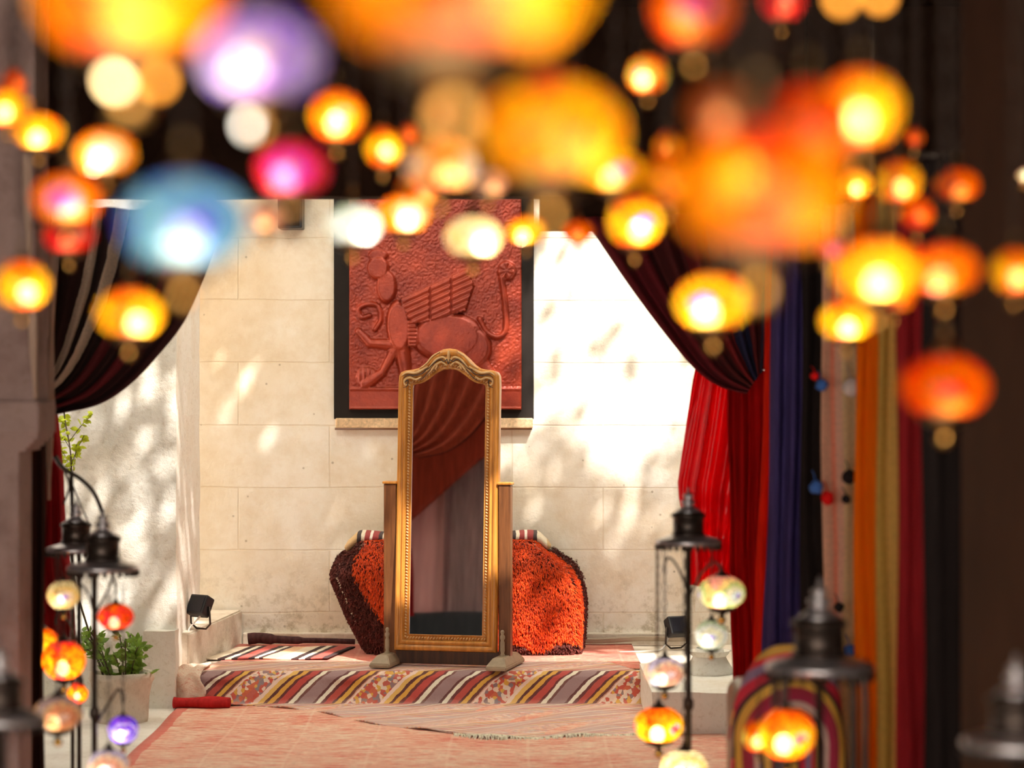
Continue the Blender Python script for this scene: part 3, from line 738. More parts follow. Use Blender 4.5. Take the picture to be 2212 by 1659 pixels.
for i in range(230):
    u = i/230; p = kil(u, 1.0); l = r.uniform(.03, .075)
    q = p+Vector((r.uniform(-.015, .015), -l, -p.z+.008)); tube(bm, [p, (p+q)/2+Vector((r.uniform(-.006, .006), 0, .004)), q], [.003, .0028, .0012], 4)
o = obj('fringe', bm, M['fringe'], kilroot, False, (0, EY, 0)); o['label'] = 'cream knotted fringe'; o['kind'] = 'stuff'
# front rug
def frug(u, v):
    yb, yf = 11.18, 6.6
    y = lerp(yb, yf, v); xl = -1.535+.006*math.sin(y*5); xr = .92
    x = lerp(xl, xr, u); z = .008+.003*math.sin(x*7+y*3)
    return Vector((x, y, z))
o = whole('salmon_rug', sheet(frug, 50, 90, lambda u, v: (u*2.45, v*4.6)), M['rug_front'], 'large worn salmon pink rug covering the lower floor', 'rug', (-.3, 9, 0)); solid(o, .008, 0)
def rrug(u, v):
    x = lerp(-1.42, .62, u); y = lerp(WY-.06, EY+.12, v); return Vector((x, y, PLAT+.001+.002*math.sin(x*11+y*5)))
o = whole('red_rug', sheet(rrug, 40, 30, lambda u, v: (u*2, v*1.2)), M['rug_red'], 'faded red rug spread on the stone platform under the kilim', 'rug', (-.3, 12, PLAT)); solid(o, .004, 0)
def srug(u, v):
    x = lerp(-1.40+.12*v*0, -.80, u)-.10*v; y = lerp(12.34, 11.80, v); return Vector((x, y, PLAT+.012+.003*math.sin(x*19)))
o = whole('banded_kilim', sheet(srug, 30, 20, lambda u, v: (u*.6, v*.8)), M['kilim_small'], 'small black and cream banded kilim on the platform left of the mirror', 'kilim', (-1.1, 12, PLAT)); solid(o, .006, 1)
# crumpled rug corner hanging at the left of the step
def crug(u, v):
    x = lerp(-1.60, -1.44, u)+.015*math.sin(v*9); z = interp([(0, PLAT+.018), (.35, PLAT+.03), (.5, PLAT-.005), (1, .035)], v); y = interp([(0, EY+.2), (.35, EY+.0), (.5, EY-.10), (1, EY-.14)], v)+.02*math.sin(u*9)
    return Vector((x, y, z+.008*math.sin(u*14+v*7)))
M['floral'] = mat_rug('pale_flowered_rug', srgb(245, 205, 180), srgb(250, 228, 205), srgb(253, 240, 222), srgb(215, 110, 90), sc=6)
o = whole('flowered_rug', sheet(crug, 20, 30, lambda u, v: (u*.2, v*.5)), M['floral'], 'crumpled pale flowered rug corner at the left end of the step', 'rug', (-1.46, EY, 0)); solid(o, .01, 1)
def rolled(u, v):
    x = lerp(-1.56, -1.30, u); a = v*2*PI; rr = .026*(1-.15*math.sin(u*7)); return Vector((x, EY-.18+rr*1.8*math.cos(a), .03+rr*math.sin(a)))
bm = sheet(rolled, 14, 14, lambda u, v: (u, v)); bmesh.ops.remove_doubles(bm, verts=bm.verts, dist=.0001); bmesh.ops.holes_fill(bm, edges=[e for e in bm.edges if e.is_boundary]); bmesh.ops.recalc_face_normals(bm, faces=bm.faces)
whole('rolled_mat', bm, cloth('crimson_pile', (.45, .02, .02), 0), 'rolled crimson mat lying at the foot of the step, left end', 'mat', (-1.43, EY-.18, 0))
# weathered plank at the foot of the wall, and dark rolled cloth
bm = bmesh.new(); box(bm, -.36, .36, -.02, .02, -.012, .012, .004)
bmesh.ops.subdivide_edges(bm, edges=[e for e in bm.edges if e.calc_length() > .3], cuts=8)
for v in bm.verts: v.co.z += .004*math.sin(v.co.x*14)+.022*(v.co.x+.36)**2; v.co.y += .004*math.sin(v.co.x*9)
pl = tag(obj('weathered_plank', bm, M['driftwood'], None, False), 'weathered grey plank lying at the foot of the wall, right of the orange bundle', 'plank'); pl.location = (.55, WY-.09, PLAT+.024)
bm = bmesh.new(); tube(bm, catmull([(0, 0, .03), (.06, .0, .035), (.14, -.02, .03), (.26, -.01, .024), (.4, .01, .02), (.55, 0, .016)], 5), [.03]*4+[.028]*6+[.02]*6+[.014]*10, 8)
cl = tag(obj('rolled_cloth', bm, cloth('dark_plaid', (.07, .03, .03), 0, .5)), 'dark rolled cloth lying along the foot of the wall beside the stone bench', 'cloth'); cl.location = (-1.36, WY-.14, PLAT+.006)

# ------------------------------------------------------------------ floodlights
def floodlight(loc, rz, label, cab):
    r0 = thing('floodlight', label, 'floodlight', loc, rz, 'black floodlights in the corners')
    bm = bmesh.new(); box(bm, -.055, .055, -.03, .03, -.05, .05, .008); bmesh.ops.rotate(bm, verts=bm.verts, cent=(0, 0, 0), matrix=Matrix.Rotation(R(-28), 3, 'X')); bmesh.ops.translate(bm, verts=bm.verts, vec=(0, 0, .115))
    h = obj('housing', bm, M['rubber'], r0, False)
    bm = bmesh.new(); box(bm, -.045, .045, -.034, -.029, -.04, .04, .002); bmesh.ops.rotate(bm, verts=bm.verts, cent=(0, 0, 0), matrix=Matrix.Rotation(R(-28), 3, 'X')); bmesh.ops.translate(bm, verts=bm.verts, vec=(0, 0, .115)); obj('lens', bm, M['lens'], h, False)
    bm = bmesh.new(); tube(bm, [(-.06, 0, .115), (-.062, .005, .03), (-.03, .01, .006), (.03, .01, .006), (.062, .005, .03), (.06, 0, .115)], .005, 6); obj('bracket', bm, M['darkmetal'], r0)
    bm = bmesh.new(); tube(bm, catmull(cab, 6), .0045, 6); obj('cable', bm, M['cable'], r0)
floodlight((-1.50, 11.62, .318), R(-35), 'black floodlight perched on the front end of the stone bench at left', [(.0, .04, .12), (.02, -.02, .07), (-.01, -.06, .015), (.02, -.1, -.005)])
floodlight((FX(1462, 12.3), 12.3, PLAT), R(25), 'black floodlight standing by the wall beside the right-hand lantern stand', [(0, .04, .12), (-.08, .0, .01), (-.2, -.04, .004), (-.34, -.02, .004)])
# white stone urn pedestal at right
UY = 11.0
ur = thing('stone_urn', 'white flared stone pedestal standing on the stone step at right', 'pedestal', (FX(1532, UY), UY, .18))
H = FZ(1405, UY)-.18
obj('flared_base', lathe(bmesh.new(), [(0, 0), (.115, 0), (.118, .012), (.105, .03), (.08, .07), (.062, .12), (.055, H*.62), (.06, H*.7), (0, H*.7)], 24), M['stone_white'], ur)
obj('bowl', lathe(bmesh.new(), [(0, H*.7), (.05, H*.7), (.075, H*.76), (.088, H*.86), (.094, H*.97), (.10, H), (.09, H), (.08, H*.9), (.05, H*.8), (0, H*.78)], 24), M['stone_white'], ur)

# ------------------------------------------------------------------ planter and plants at left
PY = 10.75
pr = thing('stone_planter', 'grey stone planter with leafy bush and tall thin branch, by the left wall', 'planter', (FX(262, PY), PY, 0))
zt = FZ(1452, PY)
bm = bmesh.new(); lathe(bm, [(0, 0), (.115, 0), (.12, .02), (.122, zt*.5), (.135, zt-.05), (.145, zt-.03), (.145, zt), (.125, zt), (.12, zt-.05), (0, zt-.05)], 12)
for v in bm.verts: v.co += mnoise.noise_vector(v.co*17)*.006
obj('pot', bm, M['stone'], pr)
obj('soil', lathe(bmesh.new(), [(0, zt-.045), (.119, zt-.045), (.118, zt-.055), (0, zt-.055)], 16), M['under'], pr)
def leaf(bm, p, d, l, w, r):
    d = d.normalized(); s = d.cross(Vector((r.uniform(-1, 1), r.uniform(-1, 1), r.uniform(-.4, 1)))); s.normalize(); n = s.cross(d)
    pts = [p, p+d*l*.35+s*w, p+d*l*.7+s*w*.75, p+d*l-n*l*.08, p+d*l*.7-s*w*.75, p+d*l*.35-s*w]; m_ = p+d*l*.5+n*l*.05
    vv = [bm.verts.new(q) for q in pts]; c_ = bm.verts.new(m_)
    for i in range(6): bm.faces.new((vv[i], vv[(i+1) % 6], c_))
r = random.Random(11); bl = bmesh.new(); bs = bmesh.new()
for i in range(16):
    a = r.uniform(0, 2*PI); h = r.uniform(.12, .24); base = Vector((.05*math.cos(a), .05*math.sin(a), zt-.05)); tip = base+Vector((.09*math.cos(a)-.04, .07*math.sin(a), h))
    mid = (base+tip)/2+Vector((0, 0, .03)); pts = catmull([base, mid, tip], 5); tube(bs, pts, .003, 5)
    for p in pts[2:]:
        for k in range(2):
            leaf(bl, p, Vector((r.uniform(-1, 1), r.uniform(-1, 1), r.uniform(-.3, .8))), r.uniform(.03, .055), .012, r)
for i in range(18):
    a = r.uniform(0, 2*PI); leaf(bl, Vector((.08*math.cos(a)+.04, .06*math.sin(a), zt-.01)), Vector((math.cos(a), math.sin(a), .4)), .06, .007, r)
obj('bush_stems', bs, M['stem'], pr); o = obj('foliage', bl, M['leaf2'], pr, False)
# tall branch
bs = bmesh.new(); bl = bmesh.new()
def loc(px, py, dy=0): q = P(px, py, PY+dy); return q-Vector((pr.location.x, pr.location.y, 0))
main = catmull([Vector((-.07, 0, zt-.05)), loc(160, 1250), loc(155, 1100), loc(153, 985), loc(140, 905), loc(138, 860)], 6); tube(bs, main, [.005]*12+[.0035]*19, 6)
for tip, k in ((loc(200, 895), 20), (loc(182, 940), 17), (loc(125, 965), 16), (loc(126, 905), 22), (loc(165, 960), 15), (loc(118, 935), 19)):
    st = main[k]; tw = catmull([st, (st+tip)/2+Vector((0, .02, .012)), tip], 4); tube(bs, tw, .0018, 4)
    for p in tw[2:]:
        for q in range(2): leaf(bl, p, Vector((r.uniform(-1, 1), r.uniform(-.6, .6), r.uniform(-.6, .6))), r.uniform(.026, .04), .011, r)
for p in main[16:]:
    leaf(bl, p, Vector((r.uniform(-1, 1), r.uniform(-.6, .6), r.uniform(-.6, .6))), .034, .011, r)
obj('branch', bs, M['stem'], pr); o = obj('branch_leaves', bl, M['leaf'], pr, False); o['label'] = 'bright yellow-green leaves'

# ------------------------------------------------------------------ swags and hangings
def swag(edge, top_pts, tie_w, Y, side, name, m, label, folds=7, amp=.045, bulge=.08, loc_=None):
    # edge: inner hanging edge as pixels from top to tie; top_pts: (px) outer end of the rail
    E = catmull([(x, y, 0) for x, y in edge], 8); n = len(E)-1
    def fn(u, v):      # u 0 = inner edge, 1 = outer post side ; v 0 top .. 1 tie
        k = v*n; i = min(n-1, int(k)); e = E[i].lerp(E[i+1], k-i)
        ox = top_pts; oy = lerp(edge[0][1]-20, edge[-1][1]-tie_w*1.3, v)
        x = lerp(e.x, lerp(ox, edge[-1][0]+side*tie_w*.9, v**.6 if v > 0 else 0), u)
        y = lerp(e.y, oy, u)
        a = amp*(1-.55*v)
        d = a*math.sin(u*folds*2*PI+v*1.5)+bulge*math.sin(PI*v)*(1-u)*.6
        return P(x, y, Y) + Vector((0, -d, 0))
    bm = sheet(fn, 90, 50, lambda u, v: (u*.999, v))
    o = whole(name, bm, m, label, 'curtain', tuple(P(edge[-1][0], edge[-1][1], Y))); solid(o, .006, 0); return o
swag([(1262, 470), (1310, 545), (1360, 620), (1430, 715), (1498, 796), (1555, 836), (1612, 850)], 1760, 40, TY-.12, 1, 'swag_curtain', M['c_swag_r'], 'dark maroon curtain swept up to the right side of the opening')
LSW = swag([(492, 460), (450, 580), (402, 692), (345, 768), (285, 830), (215, 874), (118, 896)], 30, 60, TY-.12, -1, 'swag_curtain', M['c_swag'], 'dark maroon curtain with beige bands swept to the left side of the opening', 6)
def drape(name, m, label, Y, top, bot, y0, y1, folds=5, amp=.03, cat='curtain', uvw=None, tilt_y=0.0, ang=0.0, group=None, seed=0, pinch=0.0):
    # top=(px_left, px_right) at y0, bot=(...) at y1
    r = random.Random(seed); ph = r.uniform(0, 6)
    x0t, x1t = FX(top[0], Y), FX(top[1], Y); x0b, x1b = FX(bot[0], Y), FX(bot[1], Y); z0, z1 = FZ(y0, Y), max(.012, FZ(y1, Y))
    def fn(u, v):
        x = lerp(lerp(x0t, x1t, u), lerp(x0b, x1b, u), v); z = lerp(z0, z1, v)
        a = amp*(.5+.5*v)
        y = Y + a*math.sin(u*folds*2*PI+ph+.6*math.sin(v*5)) + a*.35*math.sin(u*folds*5.1+v*7+ph) + (u-.5)*ang + tilt_y*v
        x += .004*math.sin(v*11+ph*2+u*4)
        return Vector((x, y, z))
    w = abs(x1t-x0t)
    bm = sheet(fn, max(24, int(folds*10)), 46, lambda u, v: (u*(uvw or w), v*(z0-z1)))
    o = whole(name, bm, m, label, cat, ((x0t+x1t)/2, Y, z1), group); solid(o, .004, 0); return o
lin = bpy.data.objects.new('lining', LSW.data.copy()); C.objects.link(lin); lin.parent = LSW; lin.location = (0, .022, 0)
lin.data.materials[0] = cloth('brick_red_lining', (.28, .05, .025), .1, .3); solid(lin, .004, 0); lin['label'] = 'brick red lining on the back'
# left side hangings
drape('left_drape', M['c_wine'], 'dark wine red drape hanging below the left swag', TY-.02, (60, 122), (60, 165), 880, 1420, 4, .03, seed=1)
bpy.data.objects['left_drape'].name = 'drape'
drape('drape', cloth('dark_brown_stripes', (.05, .018, .012), .1), 'dark brown drape hanging just right of the mauve column', 7.85, (20, 98), (20, 98), 380, 2100, 4, .03, seed=2)
drape('braid_trim', M['c_border'], 'narrow beige braid hanging at the edge of the left curtain', 8.15, (106, 124), (100, 110), 480, 1080, 1, .006, cat='trim', seed=3)
drape('braid_trim', M['c_border'], 'beige braid hanging in front of the brown drape above the column capital', 7.35, (48, 64), (70, 82), 330, 862, 1, .006, cat='trim', seed=4)
drape('drape', cloth('rust_drape', (.14, .03, .012), .1), 'rust coloured narrow drape beside the lower column shaft', 8.2, (48, 66), (44, 62), 960, 2000, 2, .01, seed=5)
# textiles that the mirror reflects, hung behind the left curtain
# (placed around X -2, facing the courtyard)
def panel(name, m, label, x0, x1, Y, z0, z1, folds=3, amp=.02, slant=0.0, cat='textile'):
    def fn(u, v):
        x = lerp(x0, x1, u); z = lerp(z1, z0, v)+slant*(u-.5)*(1-v)
        return Vector((x, Y+amp*math.sin(u*folds*2*PI+1+.5*math.sin(v*4)), z))
    bm = sheet(fn, 40, 30, lambda u, v: (u*(x1-x0), v*(z1-z0)))
    o = whole(name, bm, m, label, cat, ((x0+x1)/2, Y, z0)); solid(o, .005, 0); return o
mrn = None
def refl(px, py, Yp):      # where the sight line through the mirror at that pixel meets the plane y = Yp
    n = Matrix.Rotation(R(MYAW), 3, 'Z') @ (Matrix.Rotation(tilt, 3, 'X') @ Vector((0, -1, 0)))
    o_ = P(px, py, MY); d = (o_-Vector((0, 0, CH))).normalized(); d = d-2*d.dot(n)*n
    return o_+d*((Yp-o_.y)/d.y)
def rpanel(name, m, label, corners, Yp, amp=.012, folds=3, cat='textile'):
    q = [refl(a, b_, Yp) for a, b_ in corners]
    def fn(u, v):
        p = q[0].lerp(q[1], u).lerp(q[3].lerp(q[2], u), v); return p+Vector((0, amp*math.sin(u*folds*2*PI+v*3), 0))
    bm = sheet(fn, 36, 30, lambda u, v: (u*.5, v)); zmin = min(v.co.z for v in bm.verts)
    o = whole(name, bm, m, label, cat, (q[0].x, Yp, zmin)); solid(o, .005, 0); return o
rpanel('hanging_textile', M['c_greypink'], 'faded pink textile seen reflected in the left of the mirror', [(820, 880), (962, 880), (962, 1400), (820, 1400)], 8.10)
rpanel('hanging_textile', M['c_grey'], 'faded grey textile seen reflected in the right of the mirror', [(950, 800), (1085, 800), (1085, 1400), (950, 1400)], 8.04, .02, 4)
rpanel('hanging_rug', cloth('brick_red_rug', (.36, .05, .025), .1, .3), 'brick red rug hanging on a slant, seen reflected in the middle of the mirror', [(790, 955), (1060, 760), (1076, 968), (800, 1190)], 8.30, .006, 1, 'rug')
rpanel('dark_backcloth', cloth('dark_teal_cloth', (.05, .06, .07), 0), 'dark teal cushion added to darken the foot of the reflection', [(820, 1325), (1085, 1318), (1085, 1500), (820, 1500)], 8.16, .02, 2, 'backcloth')  # flat dark cloth added to fill the dark bottom of the reflection
# right side: satin, then a row of hangings coming towards the camera
def satin(u, v):
    yy = lerp(770, 1265, v)
    xl = interp([(0, 1508), (.10, 1498), (.55, 1466), (.62, 1468), (.75, 1480), (1, 1492)], v); xr = interp([(0, 1618), (.3, 1612), (.5, 1604), (.65, 1592), (1, 1575)], v)
    x = lerp(xl, xr, u); Y = 9.42
    d = .03*math.sin(u*14+v*2)+.016*math.sin(u*31+v*5)+.02*math.sin(v*26)*smoothstep(.5, .8, v)
    return P(x, yy, Y)+Vector((0, d, 0))
o = whole('satin_cloth', sheet(satin, 60, 60), M['c_satin'], 'glossy scarlet satin cloth hanging beneath the right swag', 'cloth', tuple(P(1540, 1265, 9.42))); solid(o, .003, 0)
drape('drape', cloth('deep_red_drape', (.5, .008, .008), .45), 'deep red drape behind the right lantern stand, falling to the floor', 9.34, (1572, 1700), (1580, 1690), 800, 1495, 4, .03, seed=6)
HG = 'textiles hanging in a row along the right side'
def hang(m, label, Y, pl, pr_, plb=None, folds=4, amp=.02, seed=0, y0=440, y1=2400):
    y0 = 829.5-(2.07-CH)*F/Y
    plb = pl if plb is None else plb
    drape('hanging_textile', m, label, Y, (pl, pr_), (plb, pr_), y0, y1, folds, amp, 'textile', group=HG, seed=seed, uvw=(pr_-pl)/F*Y)
hang(M['c_red'], 'bright red cloth hanging next to the right swag, farthest of the row', 8.8, 1662, 1800, 1618, 5, .02, 7)
hang(M['c_navy'], 'navy blue cloth with purple sheen hanging between red and black cloths', 8.35, 1676, 1860, 1640, 6, .03, 8)
hang(M['c_black'], 'black cloth hanging between the navy cloth and the salmon scarf', 7.95, 1731, 1900, 1731, 4, .02, 9)
hang(M['c_pink'], 'salmon and cream striped scarf with wool pompoms hanging on the right', 7.6, 1772, 1862, 1782, 2, .01, 10)
hang(M['c_orange'], 'plain vivid orange cloth hanging next to the salmon scarf', 7.2, 1848, 1960, 1846, 3, .012, 11)
hang(M['c_olive'], 'olive and ochre cloth hanging next to the orange cloth', 6.8, 1896, 2010, 1893, 3, .012, 12)
hang(M['c_wine'], 'wine red cloth hanging between olive and black cloths', 6.4, 1938, 2060, 1940, 3, .012, 13)
hang(M['c_black'], 'wide black cloth hanging nearest the brown wall', 6.0, 1992, 2090, 1998, 2, .01, 14)
rl = thing('hanging_rail', 'dark metal rail hung from the ceiling, carrying the row of textiles', 'rail', (1.09, 7.3, 2.08))
bm = bmesh.new(); tube(bm, [(0, -1.6, 0), (0, 1.75, 0)], .012, 10); obj('rail', bm, M['darkmetal'], rl)
for yy in (-1.5, 0, 1.65):
    bm = bmesh.new(); tube(bm, [(0, yy, 0), (0, yy, .87)], .006, 8); obj('hanger', bm, M['darkmetal'], rl)
for yy in (8.8, 8.35, 7.95, 7.6, 7.2, 6.8, 6.4, 6.0):
    bm = bmesh.new(); tube(bm, [(-.20 if yy > 8 else -.12, yy-7.3, -.012), (.10, yy-7.3, -.012)], .008, 8); obj('cross_bar', bm, M['darkmetal'], rl)
# pompoms on the salmon scarf
def pom(px, py, m, label, r_=.022, Y=7.5):
    bm = bmesh.new(); p = P(px, py, Y); ball(bm, (0, 0, 0), r_, 2); rr = random.Random(px)
    for v in bm.verts: v.co *= rr.uniform(.8, 1.2)
    tube(bm, [(0, 0, r_*.6), (0, .04, r_*1.7), (0, .09, r_*2.2)], .002, 4)
    o = tag(obj('wool_pompom', bm, m), label, 'pompom', 'wool pompoms hanging on the salmon scarf'); o.location = p
pom(1760, 812, M['pomred'], 'red wool pompom, upper one on the salmon scarf, beside a blue one', .014); pom(1775, 832, M['pomblue'], 'blue wool pompom just below the upper red pompom', .02)
pom(1762, 1052, M['pomblue'], 'blue wool pompom at the height of the satin cloth bottom', .022); pom(1788, 1075, M['pomred'], 'red wool pompom, lower one on the salmon scarf', .022)
pom(1835, 1030, M['pomblack'], 'black wool pompom beside the vivid orange cloth', .022); pom(1828, 1078, M['pomblack'], 'smaller black wool pompom below the other black one', .014)
pom(1838, 838, M['pomwhite'], 'pinkish white wool pompom next to the orange cloth, top of the scarf', .03); pom(1812, 1312, M['pomblack'], 'black wool pompom low on the scarf above the big lantern', .016)
pom(1836, 1405, M['pomblue'], 'pale blue wool pompom lowest on the scarf', .018)
# striped blanket over a rounded stand at lower right
BY = 6.9
def blank(u, v):
    a = u*PI; w = FX(1850, BY)-FX(1572, BY); cx = (FX(1850, BY)+FX(1572, BY))/2
    zt = FZ(1395, BY)
    if v < .35:
        t = v/.35; z = zt-.16*(1-math.sqrt(max(0, 1-(1-t)**2))) if False else zt-.10*(1-math.sin(t*PI/2)); y = BY+.25*(1-t)
    else: t = 1; z = lerp(zt, .012, (v-.35)/.65); y = BY-.03*smoothstep(.35, .5, v)
    x = cx + w*.5*(-math.cos(a))*(.80+.2*smoothstep(.2, .9, v))
    z -= .22*(abs(math.cos(a)))**3*(1-v)**.5
    y += .03*math.sin(u*13)*v+.10*abs(math.cos(a))**2
    return Vector((x, y, max(.012, z)))
def buv(u, v):
    p = blank(u, v); cx = (FX(1850, BY)+FX(1572, BY))/2; zc = FZ(1395, BY)-.30
    return ((math.hypot(p.x-cx, (p.z-zc)*.75) if p.z > zc else abs(p.x-cx))+.03*v, v*.9)
o = whole('striped_blanket', sheet(blank, 70, 60, buv), M['ikat'], 'rainbow striped blanket draped over a rounded chest behind the big lantern', 'blanket', (FX(1710, BY), BY, 0)); solid(o, .008, 0)
bm = bmesh.new(); box(bm, FX(1600, BY), FX(1830, BY), BY+.12, BY+.5, 0, FZ(1395, BY)-.14, .05, 4)
tag(obj('wooden_chest', bm, M['oak_dark']), 'dark wooden chest hidden under the rainbow striped blanket', 'chest')

# ------------------------------------------------------------------ mosaic lamps
def globe_prof(kind):
    pr_ = []
    if kind == 'oblate': hh, top, bot = .74, .30, .52
    elif kind == 'round': hh, top, bot = .92, .28, .42
    else: hh, top, bot = 1.1, .5, .3
    a0 = math.asin(bot); a1 = PI-math.asin(top)
    for i in range(17):
        a = lerp(a0, a1, i/16); pr_.append((math.sin(a), -math.cos(a)*hh))
    if kind == 'tulip':
        pr_ = [(r_*(1 if z < 0 else 1-.35*math.sin(min(1, z)*PI/2)), z) for r_, z in pr_]
    return pr_, hh
MESH = {}
def shared(key, fn):
    if key not in MESH:
        me = bpy.data.meshes.new(key); bm = fn(); bm.normal_update(); bm.to_mesh(me); bm.free()
        for p in me.polygons: p.use_smooth = True
        MESH[key] = me
    return MESH[key]
def inst(name, me, parent, mat, scale=1.0, loc_=(0, 0, 0)):
    o = bpy.data.objects.new(name, me); C.objects.link(o); o.parent = parent; o.scale = (scale,)*3; o.location = loc_
    if not me.materials: me.materials.append(mat)
    o.material_slots[0].link = 'OBJECT'; o.material_slots[0].material = mat
    return o
LG = 'mosaic glass lamps hanging from the ceiling'
def chain_bm(L, wire=False):
    bm = bmesh.new()
    if wire or L < .02:
        tube(bm, [(0, 0, 0), (0, 0, L)], .0015, 5); return bm
    n = max(1, int(L/.026)); st = L/n
    for i in range(n):
        pts = []
        for k in range(8):
            a = 2*PI*k/8; w = .0055*math.cos(a); z = st*(.5+.62*math.sin(a))
            pts.append((w, 0, i*st+z) if i % 2 else (0, w, i*st+z))
        tube(bm, pts, .0013, 4, closed=True)
    return bm
def lamp(px, py, w, D, kind, mkey, label, rz=0.0, top=2.95, bulb='bulb', blur=True, group=LG, ball_r=.010, boff=(-.25, -.3), capk=1.0, metal='brass'):
    # w: apparent width in pixels including defocus
    coc = F*.0425*abs(1/D-1/11.6) if blur else 0
    r_ = max(.3*w, (w-coc*.8))/F*D/2
    pr_, hh = globe_prof(kind)
    c = P(px, py, D)
    t = thing('mosaic_lamp', label, 'lamp', tuple(c), rz, group)
    g = inst('glass_globe', shared('globe_'+kind, lambda: lathe(bmesh.new(), pr_, 32)), t, M[mkey], r_)
    tz = pr_[-1][1]; bz = pr_[0][1]; tr, br_ = pr_[-1][0], pr_[0][0]
    K = capk
    inst('top_cap', shared('cap_%s_%g' % (kind, K), lambda: lathe(bmesh.new(), [(tr*1.12, tz-.06), (tr*1.15, tz), (tr*1.0, tz+.09*K), (tr*.65, tz+.2*K), (tr*.5, tz+.34*K), (tr*.3, tz+.42*K), (.1, tz+.6*K), (.07, tz+.72*K), (0, tz+.74*K)], 20)), t, M[metal], r_)
    inst('bottom_cup', shared('cup_'+kind, lambda: lathe(bmesh.new(), [(br_*1.1, bz+.05), (br_*1.16, bz), (br_*1.05, bz-.1), (br_*.6, bz-.2), (br_*.32, bz-.26), (.06, bz-.34), (0, bz-.35)], 20)), t, M[metal], r_)
    def fin():
        bm = bmesh.new(); ball(bm, (0, 0, 0), 1.0, 3); return bm
    inst('finial_ball', shared('finial', fin), t, M['polished'], max(ball_r*.7, r_*.18), (0, 0, (bz-.37)*r_-max(ball_r*.7, r_*.18)*.8))
    bulb = bulb or 'bulb_dim'
    if bulb:
        inst('bulb', shared('bulb', lambda: ball(bmesh.new(), (0, 0, 0), 1.0, 3, (1, 1, 1.15))), t, M[bulb], .30*r_, (boff[0]*r_, boff[1]*r_*.6, -.34*r_))
    z0 = (tz+.70*K)*r_; L = max(.012, top-c.z-z0)
    ch = obj('chain', chain_bm(L, False), M['darkmetal'], t); ch.location = (0, 0, z0)
    return t
